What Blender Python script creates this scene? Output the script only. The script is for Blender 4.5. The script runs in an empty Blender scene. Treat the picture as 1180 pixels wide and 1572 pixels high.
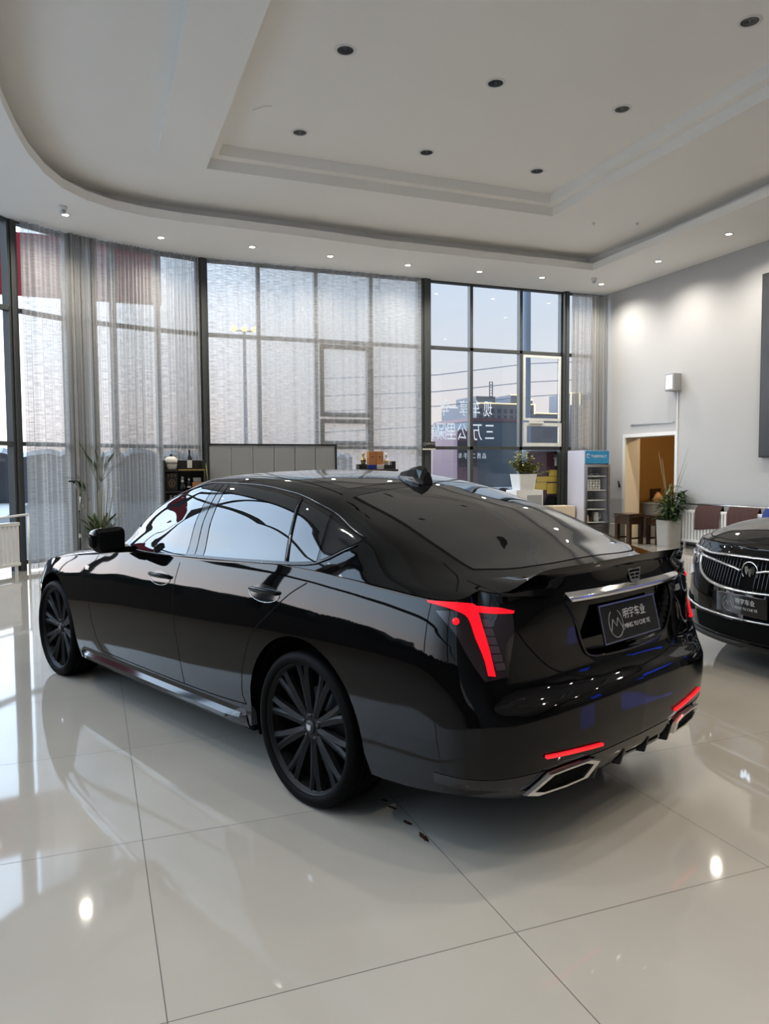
import bpy, bmesh, math, random
from math import *
from mathutils import Vector, Matrix
from mathutils.geometry import tessellate_polygon
random.seed(7)
scene = bpy.context.scene
COL = scene.collection

# ------------------------------------------------------------------ camera
cam_d = bpy.data.cameras.new('camera'); cam = bpy.data.objects.new('camera', cam_d); COL.objects.link(cam)
F_PX = 1163.33
cam_d.sensor_fit = 'HORIZONTAL'; cam_d.sensor_width = 36.0; cam_d.lens = 36.0*F_PX/1180.0
cam_d.clip_start = .05; cam_d.clip_end = 500
YAW, PITCH, ROLL = radians(68.937), radians(-3.318), radians(-.336)
fw = Vector((cos(YAW)*cos(PITCH), sin(YAW)*cos(PITCH), sin(PITCH)))
rt = Vector((sin(YAW), -cos(YAW), 0)); up = rt.cross(fw)
rt2 = rt*cos(ROLL)+up*sin(ROLL); up2 = up*cos(ROLL)-rt*sin(ROLL)
M = Matrix((rt2, up2, -fw)).transposed().to_4x4(); M.translation = Vector((-1.678, -3.5, 1.475))
cam.matrix_world = M
scene.camera = cam
scene.view_settings.view_transform = 'Standard'
try: scene.view_settings.look = 'None'
except Exception: pass
scene.view_settings.exposure = 0.50
scene.view_settings.gamma = 1.0
scene.view_settings.use_curve_mapping = False
try:
    scene.cycles.max_bounces = 10; scene.cycles.diffuse_bounces = 5; scene.cycles.glossy_bounces = 5
    scene.cycles.transparent_max_bounces = 16; scene.cycles.transmission_bounces = 6
    scene.cycles.sample_clamp_indirect = 6.0; scene.cycles.caustics_reflective = False; scene.cycles.caustics_refractive = False
    scene.cycles.use_denoising = True
except Exception: pass

# ------------------------------------------------------------------ sky: evening, blue overhead, peach at the horizon, brightest low in the west
W = bpy.data.worlds.new('evening_sky'); scene.world = W; W.use_nodes = True
nt = W.node_tree; nt.nodes.clear()
def nn(nt, t, **k):
    n = nt.nodes.new(t)
    for a, v in k.items(): setattr(n, a, v)
    return n
tc = nn(nt, 'ShaderNodeTexCoord'); sp = nn(nt, 'ShaderNodeSeparateXYZ'); nt.links.new(tc.outputs['Generated'], sp.inputs[0])
rp = nn(nt, 'ShaderNodeValToRGB'); el = rp.color_ramp.elements
el[0].position = 0.0; el[0].color = (.60, .555, .56, 1)
el[1].position = 1.0; el[1].color = (.30, .42, .62, 1)
for pos, c in ((.06, (.77, .70, .69, 1)), (.14, (.68, .71, .77, 1)), (.30, (.54, .68, .85, 1))):
    e = el.new(pos); e.color = c
nt.links.new(sp.outputs['Z'], rp.inputs[0])
SUNAZ = radians(140)
dt = nn(nt, 'ShaderNodeVectorMath', operation='DOT_PRODUCT'); nt.links.new(tc.outputs['Generated'], dt.inputs[0])
dt.inputs[1].default_value = (cos(SUNAZ)*.90, sin(SUNAZ)*.90, .436)
mr = nn(nt, 'ShaderNodeMapRange', interpolation_type='SMOOTHSTEP'); nt.links.new(dt.outputs['Value'], mr.inputs[0])
mr.inputs[1].default_value = .38; mr.inputs[2].default_value = 1.0; mr.inputs[3].default_value = 1.0; mr.inputs[4].default_value = 6.8
ml = nn(nt, 'ShaderNodeVectorMath', operation='SCALE'); nt.links.new(rp.outputs[0], ml.inputs[0]); nt.links.new(mr.outputs[0], ml.inputs[3])
bg = nn(nt, 'ShaderNodeBackground'); bg.inputs[1].default_value = .82; nt.links.new(ml.outputs[0], bg.inputs[0])
wo = nn(nt, 'ShaderNodeOutputWorld'); nt.links.new(bg.outputs[0], wo.inputs[0])
W.cycles.sampling_method = 'MANUAL'; W.cycles.sample_map_resolution = 512
FILL_W = 125.0  # watts of one added fill downlight behind the camera
SPOT_W = 125.0       # watts of one recessed downlight

# ------------------------------------------------------------------ materials
def mat(name, col=(.8,.8,.8), rough=.5, metal=0, spec=.5, emit=None, est=0, coat=0, ior=1.5, bump=None, noise=None, trans=0):
    m = bpy.data.materials.new(name); m.use_nodes = True; t = m.node_tree; p = t.nodes['Principled BSDF']
    p.inputs['Base Color'].default_value = (*col, 1); p.inputs['Roughness'].default_value = rough
    p.inputs['Metallic'].default_value = metal; p.inputs['Specular IOR Level'].default_value = spec; p.inputs['IOR'].default_value = ior
    if coat: p.inputs['Coat Weight'].default_value = coat; p.inputs['Coat Roughness'].default_value = .02
    if emit: p.inputs['Emission Color'].default_value = (*emit, 1); p.inputs['Emission Strength'].default_value = est
    if noise or bump:
        c = nn(t, 'ShaderNodeTexCoord'); n = nn(t, 'ShaderNodeTexNoise'); t.links.new(c.outputs['Object'], n.inputs['Vector'])
        n.inputs['Scale'].default_value = (noise or bump)[0]; n.inputs['Detail'].default_value = 4
        if noise:
            r = nn(t, 'ShaderNodeMix', data_type='RGBA'); t.links.new(n.outputs['Fac'], r.inputs[0])
            k = noise[1]
            r.inputs[6].default_value = (*[v*(1-k) for v in col], 1); r.inputs[7].default_value = (*[min(1, v*(1+k)) for v in col], 1)
            t.links.new(r.outputs[2], p.inputs['Base Color'])
        if bump:
            b = nn(t, 'ShaderNodeBump'); b.inputs['Strength'].default_value = bump[1]; b.inputs['Distance'].default_value = .01
            t.links.new(n.outputs['Fac'], b.inputs['Height']); t.links.new(b.outputs[0], p.inputs['Normal'])
    return m
def glass_mat(name, tint=(1,1,1), refl=1.0):
    m = bpy.data.materials.new(name); m.use_nodes = True; t = m.node_tree; t.nodes.clear()
    tr = nn(t, 'ShaderNodeBsdfTransparent'); tr.inputs[0].default_value = (*tint, 1)
    gl = nn(t, 'ShaderNodeBsdfGlossy'); gl.inputs['Roughness'].default_value = .01; gl.inputs[0].default_value = (1,1,1,1)
    lw = nn(t, 'ShaderNodeLayerWeight'); lw.inputs[0].default_value = .5
    pw = nn(t, 'ShaderNodeMath', operation='POWER'); pw.inputs[1].default_value = 5; t.links.new(lw.outputs['Facing'], pw.inputs[0])
    mu = nn(t, 'ShaderNodeMath', operation='MULTIPLY_ADD'); mu.inputs[1].default_value = .9*refl; mu.inputs[2].default_value = .05*refl; t.links.new(pw.outputs[0], mu.inputs[0])
    mx = nn(t, 'ShaderNodeMixShader'); t.links.new(mu.outputs[0], mx.inputs[0]); t.links.new(tr.outputs[0], mx.inputs[1]); t.links.new(gl.outputs[0], mx.inputs[2])
    o = nn(t, 'ShaderNodeOutputMaterial'); t.links.new(mx.outputs[0], o.inputs[0]); return m
def curtain_mat(name, col, dens, slub):
    m = bpy.data.materials.new(name); m.use_nodes = True; t = m.node_tree; t.nodes.clear()
    tr = nn(t, 'ShaderNodeBsdfTransparent')
    tl = nn(t, 'ShaderNodeBsdfTranslucent'); tl.inputs[0].default_value = (*col, 1)
    df = nn(t, 'ShaderNodeBsdfDiffuse'); df.inputs[0].default_value = (*col, 1)
    m1 = nn(t, 'ShaderNodeMixShader'); m1.inputs[0].default_value = .5; t.links.new(tl.outputs[0], m1.inputs[1]); t.links.new(df.outputs[0], m1.inputs[2])
    m2 = nn(t, 'ShaderNodeMixShader'); t.links.new(tr.outputs[0], m2.inputs[1]); t.links.new(m1.outputs[0], m2.inputs[2])
    lw = nn(t, 'ShaderNodeLayerWeight'); lw.inputs[0].default_value = .5
    pw = nn(t, 'ShaderNodeMath', operation='POWER'); pw.inputs[1].default_value = 1.3; t.links.new(lw.outputs['Facing'], pw.inputs[0])
    iv = nn(t, 'ShaderNodeMath', operation='SUBTRACT'); iv.inputs[0].default_value = 1.0; t.links.new(pw.outputs[0], iv.inputs[1])
    om = nn(t, 'ShaderNodeMath', operation='SUBTRACT'); om.inputs[0].default_value = 1.0; om.inputs[1].default_value = dens
    mm = nn(t, 'ShaderNodeMath', operation='MULTIPLY'); t.links.new(iv.outputs[0], mm.inputs[0]); t.links.new(om.outputs[0], mm.inputs[1])
    fo = nn(t, 'ShaderNodeMath', operation='SUBTRACT'); fo.inputs[0].default_value = 1.0; t.links.new(mm.outputs[0], fo.inputs[1]); t.links.new(fo.outputs[0], m2.inputs[0])
    if slub:
        uv = nn(t, 'ShaderNodeTexCoord'); mp = nn(t, 'ShaderNodeMapping'); mp.inputs['Scale'].default_value = (7, 60, 1)
        t.links.new(uv.outputs['UV'], mp.inputs[0]); n = nn(t, 'ShaderNodeTexNoise'); n.inputs['Scale'].default_value = 1.0; n.inputs['Detail'].default_value = 3
        t.links.new(mp.outputs[0], n.inputs['Vector'])
        r = nn(t, 'ShaderNodeMapRange'); t.links.new(n.outputs['Fac'], r.inputs[0]); r.inputs[1].default_value = .3; r.inputs[2].default_value = .7
        r.inputs[3].default_value = dens-slub; r.inputs[4].default_value = min(.98, dens+slub); t.links.new(r.outputs[0], om.inputs[1])
    o = nn(t, 'ShaderNodeOutputMaterial'); t.links.new(m2.outputs[0], o.inputs[0]); return m

M_ = {}
M_['wall'] = mat('painted_plaster', (.46,.465,.465), .75, noise=(1.5,.02))
M_['ceil'] = mat('ceiling_plaster', (.90,.88,.845), .8, noise=(.8,.025))
M_['backwall'] = mat('dark_back_wall', (.12,.12,.12), .7, noise=(2,.1))
M_['frame'] = mat('dark_window_frame', (.045,.05,.05), .45, noise=(6,.15))
M_['white_frame'] = mat('aged_white_sash', (.62,.63,.60), .4, noise=(20,.12))
M_['pane'] = glass_mat('window_glass', (.93,.95,.96))
M_['sheer'] = curtain_mat('sheer_voile', (.50,.49,.47), .60, .24)
M_['sheer2'] = curtain_mat('sheer_voile_plain', (.50,.49,.47), .74, .14)
M_['drape'] = curtain_mat('grey_drape', (.50,.495,.475), .985, 0)
M_['paint'] = mat('black_car_paint', (.0012,.0012,.0015), .03, spec=.5, ior=1.37)
M_['glossblack'] = mat('gloss_black_trim', (.006,.006,.007), .06)
M_['matblack'] = mat('matte_black_plastic', (.012,.012,.012), .55)
M_['gap'] = mat('panel_gap_shadowless_rubber', (.002,.002,.002), .9, spec=.1)
M_['glass_dark'] = mat('dark_tinted_glass', (.004,.0045,.005), .015, ior=1.6, coat=.2)
M_['chrome'] = mat('chrome', (.75,.75,.74), .08, 1)
M_['darkchrome'] = mat('dark_chrome', (.09,.09,.09), .12, 1)
M_['exh'] = mat('brushed_exhaust_metal', (.80,.79,.78), .30, 1)
M_['rubber'] = mat('tyre_rubber', (.003,.003,.003), .6, spec=.05, bump=(40,.15))
M_['rim'] = mat('satin_black_alloy', (.006,.006,.0065), .42, 0, spec=.15)
M_['rimin'] = mat('brake_dark_metal', (.010,.010,.010), .5, .2)
M_['led'] = mat('red_lit_lamp', (.15,.0,.0), .3, spec=.3, emit=(1.0,.006,.016), est=.95)
M_['led2'] = mat('red_reflector_lit', (.2,.01,.01), .3, emit=(1.0,.02,.03), est=.6, bump=(300,.6))
M_['lens'] = mat('smoked_lamp_lens', (.018,.012,.014), .03, coat=.5)
M_['cell'] = mat('mauve_lamp_cell', (.06,.04,.05), .15)
M_['lamp_w'] = mat('downlight_lamp', (1,1,1), .5, emit=(1,.93,.80), est=22)
M_['lamp_rim'] = mat('white_downlight_ring', (.75,.74,.72), .4)
M_['dark_hole'] = mat('dark_downlight_reflector', (.012,.012,.012), .25)
M_['plate'] = mat('black_acrylic_plate', (.012,.012,.012), .05)
M_['ink'] = mat('silver_lettering', (.55,.55,.54), .35)
M_['white'] = mat('white_plastic', (.72,.72,.70), .35)
M_['vinyl'] = curtain_mat('white_window_vinyl', (.95,.97,.98), .96, 0)
M_['radiator'] = mat('white_enamel_radiator', (.74,.74,.72), .3)
M_['towel'] = mat('brown_towel', (.055,.022,.018), .9, bump=(120,.5))
M_['towelb'] = mat('blue_towel', (.02,.04,.20), .9, bump=(120,.5))
M_['planter'] = mat('grey_stone_planter', (.36,.35,.32), .6, noise=(14,.08))
M_['leaf'] = mat('palm_leaf', (.045,.085,.02), .45, noise=(8,.3))
M_['leafy'] = mat('yellow_green_leaf', (.28,.28,.08), .5, noise=(10,.35))
M_['stem'] = mat('cane_stem', (.20,.19,.10), .5, noise=(10,.25))
M_['soil'] = mat('potting_soil', (.03,.02,.012), .95)
M_['darkwood'] = mat('dark_rosewood', (.035,.017,.009), .25, noise=(9,.4))
M_['shelfwood'] = mat('black_wood', (.022,.018,.015), .45, noise=(9,.3))
M_['panel'] = mat('grey_upholstered_panel', (.30,.31,.31), .6, noise=(3,.04))
M_['fridge_side'] = mat('lavender_white_steel', (.56,.55,.62), .4)
M_['fridge_in'] = mat('fridge_liner', (.16,.16,.18), .5)
M_['fridge_blue'] = mat('blue_ice_sign', (.02,.16,.33), .3, emit=(.04,.28,.45), est=.16, noise=(14,.55))
M_['cream'] = mat('cream_wall', (.66,.56,.41), .7, noise=(2,.03))
M_['orange'] = mat('ochre_wall', (.32,.16,.035), .65, noise=(2.5,.08))
M_['greycounter'] = mat('grey_counter', (.22,.21,.19), .5)
M_['terra'] = mat('orange_box_card', (.52,.22,.07), .6)
M_['gold'] = mat('gold_label', (.55,.38,.12), .3, .6)
M_['blue'] = mat('blue_box_card', (.02,.03,.30), .5)
M_['bottle'] = mat('dark_bottle_glass', (.01,.012,.01), .08)
M_['amber'] = mat('amber_liquor', (.16,.06,.02), .08)
M_['paper'] = mat('cream_label', (.66,.64,.58), .6)
M_['maroon'] = mat('maroon_poster', (.045,.012,.022), .5)
M_['ylw'] = mat('yellow_poster_print', (.50,.36,.05), .55)
M_['redban'] = mat('red_banner_cloth', (.42,.015,.03), .7)
M_['asphalt'] = mat('asphalt', (.17,.165,.16), .9, noise=(1.5,.2))
M_['paving'] = mat('pale_forecourt_paving', (.74,.71,.66), .8, noise=(.6,.06))  # made pale so the ground on the left throws light upwards
M_['bld'] = mat('concrete_building', (.20,.20,.22), .8, noise=(.3,.15))
M_['bldwin'] = mat('building_window_glass', (.07,.08,.10), .2)
M_['bulb'] = mat('warm_bulbs', (1,.8,.3), .5, emit=(1,.66,.08), est=5)
M_['edgeled'] = mat('warm_edge_lighting', (1,.8,.3), .5, emit=(1,.80,.38), est=1.6)
M_['hedge'] = mat('dark_hedge', (.02,.028,.015), .9, noise=(3,.4))
M_['box'] = mat('blue_grey_container', (.10,.15,.20), .5, noise=(.8,.2))
M_['vanred'] = mat('dull_plum_body', (.16,.10,.13), .4)
M_['pole'] = mat('blue_grey_pole', (.22,.28,.36), .5)
M_['poster'] = mat('dark_poster_print', (.035,.038,.042), .35, noise=(1.1,.7))
M_['metal'] = mat('brushed_steel', (.45,.45,.45), .3, 1)
M_['bluesign'] = mat('blue_lit_sign', (.02,.05,.5), .5, emit=(.03,.09,.9), est=2.2)
M_['spk'] = mat('light_grey_speaker', (.30,.30,.295), .5)

# polished floor tiles, 1.068 m, joints where the room's tile grid runs
def floor_mat():
    m = mat('polished_floor_tile', (.40,.375,.345), .045, ior=1.52); t = m.node_tree; p = t.nodes['Principled BSDF']
    g = nn(t, 'ShaderNodeNewGeometry'); s = nn(t, 'ShaderNodeSeparateXYZ'); t.links.new(g.outputs['Position'], s.inputs[0])
    outs = []; cells = []
    for ax, o in (('X', -1.528), ('Y', -.408)):
        a = nn(t, 'ShaderNodeMath', operation='SUBTRACT'); t.links.new(s.outputs[ax], a.inputs[0]); a.inputs[1].default_value = o-1.068*20
        d = nn(t, 'ShaderNodeMath', operation='DIVIDE'); t.links.new(a.outputs[0], d.inputs[0]); d.inputs[1].default_value = 1.068
        f = nn(t, 'ShaderNodeMath', operation='FRACT'); t.links.new(d.outputs[0], f.inputs[0])
        fl = nn(t, 'ShaderNodeMath', operation='FLOOR'); t.links.new(d.outputs[0], fl.inputs[0]); cells.append(fl)
        q = nn(t, 'ShaderNodeMath', operation='PINGPONG'); t.links.new(d.outputs[0], q.inputs[0]); q.inputs[1].default_value = .5
        l = nn(t, 'ShaderNodeMath', operation='LESS_THAN'); t.links.new(q.outputs[0], l.inputs[0]); l.inputs[1].default_value = .0017
        outs.append(l)
    mx = nn(t, 'ShaderNodeMath', operation='MAXIMUM'); t.links.new(outs[0].outputs[0], mx.inputs[0]); t.links.new(outs[1].outputs[0], mx.inputs[1])
    cb = nn(t, 'ShaderNodeCombineXYZ'); t.links.new(cells[0].outputs[0], cb.inputs[0]); t.links.new(cells[1].outputs[0], cb.inputs[1])
    wn = nn(t, 'ShaderNodeTexWhiteNoise', noise_dimensions='3D'); t.links.new(cb.outputs[0], wn.inputs[0])
    n = nn(t, 'ShaderNodeTexNoise'); n.inputs['Scale'].default_value = 1.6; n.inputs['Detail'].default_value = 5; t.links.new(g.outputs['Position'], n.inputs['Vector'])
    ad = nn(t, 'ShaderNodeMath', operation='MULTIPLY_ADD'); t.links.new(wn.outputs[0], ad.inputs[0]); ad.inputs[1].default_value = .25; t.links.new(n.outputs['Fac'], ad.inputs[2])
    r = nn(t, 'ShaderNodeValToRGB'); r.color_ramp.elements[0].position = .3; r.color_ramp.elements[1].position = .95
    r.color_ramp.elements[0].color = (.325,.297,.250,1); r.color_ramp.elements[1].color = (.372,.342,.292,1); t.links.new(ad.outputs[0], r.inputs[0])
    mc = nn(t, 'ShaderNodeMix', data_type='RGBA'); t.links.new(mx.outputs[0], mc.inputs[0]); t.links.new(r.outputs[0], mc.inputs[6]); mc.inputs[7].default_value = (.09,.08,.07,1)
    t.links.new(mc.outputs[2], p.inputs['Base Color'])
    mrr = nn(t, 'ShaderNodeMath', operation='MULTIPLY_ADD'); t.links.new(mx.outputs[0], mrr.inputs[0]); mrr.inputs[1].default_value = .5; mrr.inputs[2].default_value = .045
    t.links.new(mrr.outputs[0], p.inputs['Roughness'])
    nb = nn(t, 'ShaderNodeTexNoise'); nb.inputs['Scale'].default_value = 2.2; nb.inputs['Detail'].default_value = 1; t.links.new(g.outputs['Position'], nb.inputs['Vector'])
    b = nn(t, 'ShaderNodeBump'); b.inputs['Strength'].default_value = .03; b.inputs['Distance'].default_value = .012; t.links.new(nb.outputs['Fac'], b.inputs['Height'])
    t.links.new(b.outputs[0], p.inputs['Normal'])
    return m
M_['floor'] = floor_mat()

# ------------------------------------------------------------------ helpers
class MB:
    def __init__(s): s.v = []; s.f = []; s.sm = []
    def add(s, vs, fs, smooth=False, mx=None):
        b = len(s.v)
        s.v += [tuple(mx @ Vector(q)) if mx else tuple(q) for q in vs]
        for f in fs: s.f.append(tuple(b+i for i in f)); s.sm.append(smooth)
        return s
    def box(s, x0, x1, y0, y1, z0, z1, mx=None):
        vs = [(x, y, z) for z in (z0, z1) for y in (y0, y1) for x in (x0, x1)]
        return s.add(vs, [(0,2,3,1),(4,5,7,6),(0,1,5,4),(2,6,7,3),(0,4,6,2),(1,3,7,5)], False, mx)
    def bbox(s, x0, x1, y0, y1, z0, z1, r=.01, mx=None):
        """box with chamfered edges"""
        bm = bmesh.new(); bmesh.ops.create_cube(bm, size=1)
        for v in bm.verts: v.co = Vector(((x0+x1)/2+v.co.x*(x1-x0), (y0+y1)/2+v.co.y*(y1-y0), (z0+z1)/2+v.co.z*(z1-z0)))
        bmesh.ops.bevel(bm, geom=list(bm.edges), offset=r, segments=2, affect='EDGES', profile=.7)
        bm.verts.index_update(); s.add([v.co[:] for v in bm.verts], [[v.index for v in f.verts] for f in bm.faces], False, mx); bm.free(); return s
    def lathe(s, prof, n=24, mx=None, smooth=True, ax='Z'):
        vs = []
        for r, z in prof:
            for i in range(n):
                a = 2*pi*i/n; c, d = r*cos(a), r*sin(a)
                vs.append((c, d, z) if ax == 'Z' else (c, z, d))
        fs = []
        for j in range(len(prof)-1):
            for i in range(n):
                q = (j*n+i, j*n+(i+1)%n, (j+1)*n+(i+1)%n, (j+1)*n+i)
                fs.append(q if ax == 'Z' else q[::-1])
        return s.add(vs, fs, smooth, mx)
    def tube(s, pts, r, n=8, mx=None, cap=True, flat=1.0):
        pts = [Vector(q) for q in pts]; vs = []; rr = r if isinstance(r, (list, tuple)) else [r]*len(pts)
        pn = None
        for i, q in enumerate(pts):
            t = (pts[min(i+1, len(pts)-1)]-pts[max(i-1, 0)]).normalized()
            if pn is None: pn = t.orthogonal().normalized()
            pn = (pn-t*pn.dot(t)); pn = pn.normalized() if pn.length > 1e-6 else t.orthogonal().normalized(); bn = t.cross(pn)
            for k in range(n):
                a = 2*pi*k/n; vs.append(q+pn*cos(a)*rr[i]+bn*sin(a)*rr[i]*flat)
        fs = [(j*n+k, j*n+(k+1)%n, (j+1)*n+(k+1)%n, (j+1)*n+k) for j in range(len(pts)-1) for k in range(n)]
        if cap: fs += [tuple(range(n))[::-1], tuple((len(pts)-1)*n+k for k in range(n))]
        return s.add(vs, fs, True, mx)
    def prism(s, poly, z0, z1, mx=None, ax='Z'):
        """extrude a 2-D outline"""
        n = len(poly)
        def P(x, y, z): return (x, y, z) if ax == 'Z' else ((x, z, y) if ax == 'Y' else (z, x, y))
        vs = [P(x, y, z0) for x, y in poly]+[P(x, y, z1) for x, y in poly]
        fs = [(i, (i+1) % n, n+(i+1) % n, n+i) for i in range(n)]
        tri = tessellate_polygon([[Vector((x, y, 0)) for x, y in poly]])
        fs += [tuple(t) for t in tri]+[tuple(n+i for i in t)[::-1] for t in tri]
        return s.add(vs, fs, False, mx)
    def build(s, name, m, parent=None, loc=None, rot=None, fix=True, label=None):
        me = bpy.data.meshes.new(name); me.from_pydata(s.v, [], s.f)
        for p, k in zip(me.polygons, s.sm): p.use_smooth = k
        if fix:
            bm = bmesh.new(); bm.from_mesh(me); bmesh.ops.recalc_face_normals(bm, faces=bm.faces); bm.to_mesh(me); bm.free()
        me.materials.append(M_[m] if isinstance(m, str) else m)
        o = bpy.data.objects.new(name, me); COL.objects.link(o)
        if parent: o.parent = parent
        if loc: o.location = loc
        if rot is not None: o.rotation_euler = (0, 0, rot)
        if label: o['label'] = label
        return o
def tag(o, label, cat, group=None, kind=None):
    o['label'] = label; o['category'] = cat
    if group: o['group'] = group
    if kind: o['kind'] = kind
    return o
def struct(o): o['kind'] = 'structure'; return o
def empty(name, loc=(0,0,0), rz=0, label=None, cat=None, group=None):
    o = bpy.data.objects.new(name, None); COL.objects.link(o); o.location = loc; o.rotation_euler = (0, 0, rz); o.empty_display_size = .1
    if label: tag(o, label, cat, group)
    return o
def dup(root, loc, rz=0, label=None, group=None):
    def cp(o, par):
        c = o.copy(); COL.objects.link(c)
        if par: c.parent = par
        for ch in list(o.children): cp(ch, c)
        return c
    r = cp(root, None); r.location = loc; r.rotation_euler = (0, 0, rz)
    if label: r['label'] = label
    if group: r['group'] = group
    return r
def text_obj(name, txt, size, m, parent, mx, depth=.001, sx=1.0, align='CENTER'):
    cu = bpy.data.curves.new(name, 'FONT'); cu.body = txt; cu.size = size; cu.align_x = align; cu.align_y = 'CENTER'; cu.extrude = depth
    o = bpy.data.objects.new(name+'_src', cu); COL.objects.link(o)
    bpy.context.view_layer.update()
    me = bpy.data.meshes.new_from_object(o.evaluated_get(bpy.context.evaluated_depsgraph_get()))
    bpy.data.objects.remove(o); me.name = name
    for v in me.vertices: v.co = mx @ Vector((v.co.x*sx, v.co.y, v.co.z))
    me.materials.clear(); me.materials.append(M_[m]); ob = bpy.data.objects.new(name, me); COL.objects.link(ob)
    if parent: ob.parent = parent
    return ob
def frame_mx(origin, xdir, ydir):
    x = Vector(xdir).normalized(); y = Vector(ydir); y = (y-x*y.dot(x)).normalized(); z = x.cross(y)
    m = Matrix((x, y, z)).transposed().to_4x4(); m.translation = Vector(origin); return m

# ------------------------------------------------------------------ the room shell
H_SOF, H_C1, H_C2, H_C3 = 5.056, 5.36, 5.50, 5.64
YF, XR, YB = 9.944, 8.45, -9.5
FAC = [(-4.15,YB),(-4.15,-6.5),(-4.15,-3.6),(-4.15,-.8),(-4.15,2.0),(-4.13,4.6),(-4.0,5.9),(-3.72,7.0),(-3.3,7.95),(-2.84,8.62),(-2.56,8.90),(-2.0,9.27),(-1.30,9.54),(-.60,9.76),(.16,YF),(XR,YF)]
LIP = [(-2.42,YB),(-2.42,4.4),(-2.40,5.0),(-2.34,5.6),(-2.26,6.15),(-2.12,6.72),(-1.93,7.18),(-1.66,7.52),(-1.30,7.78),(-.85,7.93),(-.36,8.0),(.4,8.03),(1.4,8.08),(2.87,8.22),(6.95,8.25),(6.92,6.6),(6.8,4.2),(6.8,YB)]
TRAY = [(-.19,-3.0),(-.19,6.70),(5.10,6.76),(5.10,-3.0)]
o = struct(MB().box(-4.25, 12.2, YB-.1, YF+.15, -.15, 0).build('floor', 'floor'))
def flat(outer, holes, z, up=False, mb=None):
    mb = mb or MB(); loops = [[Vector((x, y, 0)) for x, y in outer]]+[[Vector((x, y, 0)) for x, y in h] for h in holes]
    vs = [(q.x, q.y, z) for l in loops for q in l]; mb.add(vs, [tuple(t) for t in tessellate_polygon(loops)]); return mb
def offset_poly(pts, d):
    out = []
    for i, q in enumerate(pts):
        a = pts[max(i-1, 0)]; b = pts[min(i+1, len(pts)-1)]
        tx, ty = b[0]-a[0], b[1]-a[1]; l = hypot(tx, ty); nx, ny = -ty/l, tx/l
        k = 1.0
        if 0 < i < len(pts)-1:
            ux, uy = q[0]-a[0], q[1]-a[1]; lu = hypot(ux, uy); c = (-uy/lu)*nx+(ux/lu)*ny; k = 1/max(c, .5)
        out.append((q[0]+nx*d*k, q[1]+ny*d*k))
    return out
mb = MB()
OUT = FAC+[(XR, YB)]
ring_hole = LIP
flat([(x-.1 if x < -3 else x+(.05 if x > 8 else 0), y+(.1 if y > 8 else -.02)) for x, y in OUT], [ring_hole], H_SOF, mb=mb)           # soffit underside
def wallstrip(mb, pts, z0, z1, close=False):
    n = len(pts); m = n if close else n-1
    mb.add([(x, y, z) for z in (z0, z1) for x, y in pts], [(i, (i+1) % n, n+(i+1) % n, n+i) for i in range(m)])
wallstrip(mb, LIP, H_SOF, H_SOF+.125)                                     # lip edge
BACK = offset_poly(LIP, .32)
mb.add([(x, y, H_SOF+.125) for x, y in LIP]+[(x, y, H_SOF+.125) for x, y in BACK], [(i, i+1, len(LIP)+i+1, len(LIP)+i) for i in range(len(LIP)-1)])
wallstrip(mb, BACK, H_SOF+.125, H_C1+.02)
struct(mb.build('trim_1', 'ceil', fix=False))
mb = MB()
# main ceiling: the strip left of x=-.82 rises towards the camera, the rest is level, with a two-step tray
lf = [(BACK[i][0]-.01, BACK[i][1]+.01) for i in range(len(BACK)) if BACK[i][0] < -.9]
pl = lf+[(-.82, BACK[9][1]+.1), (-.82, 7.18), (-.82, YB)]
def zl(x, y): return H_C1+max(0, (7.18-y))*.052
loops = [[Vector((x, y, 0)) for x, y in pl]]
# dense strips so that the slope is followed
ys = [YB, -6, -3, 0, 1.5, 3, 4.4, 5.0, 5.6, 6.15, 6.72, 7.18, 7.6, 7.9, 8.15, 8.4]
def xleft(y):
    for a, b in zip(BACK, BACK[1:]):
        if a[1] <= y <= b[1] and b[0] < 1: return a[0]+(b[0]-a[0])*(y-a[1])/((b[1]-a[1]) or 1)-.02
    return -.82
for a, b in zip(ys, ys[1:]):
    xa, xb = min(xleft(a), -.82), min(xleft(b), -.82)
    mb.add([(xa, a, zl(xa, a)), (-.82, a, zl(0, a)), (-.82, b, zl(0, b)), (xb, b, zl(0, b))], [(0, 1, 2, 3)])
mb.add([(-.82, YB, H_C1), (-.82, 7.18, H_C1), (-.82, 7.18, zl(0, 7.18)), (-.82, YB, zl(0, YB))], [(0, 1, 2, 3)])
flat([(-.82, YB), (-.82, 8.6), (7.4, 8.7), (7.4, YB)], [TRAY], H_C1, mb=mb)
def inset(t, d): return [(t[0][0]+d, t[0][1]+d), (t[1][0]+d, t[1][1]-d), (t[2][0]-d, t[2][1]-d), (t[3][0]-d, t[3][1]+d)]
wallstrip(mb, TRAY, H_C1, H_C2, True)
T2 = inset(TRAY, .13); flat(TRAY, [T2], H_C2, mb=mb); wallstrip(mb, T2, H_C2, H_C3, True)
flat(T2, [], H_C3, mb=mb)
struct(mb.build('ceiling', 'ceil', fix=False))
# roof slab above everything keeps the daylight out
struct(MB().box(-4.4, 12.3, YB-.2, YF+.2, 6.3, 6.45).build('trim_2', 'ceil'))
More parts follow.
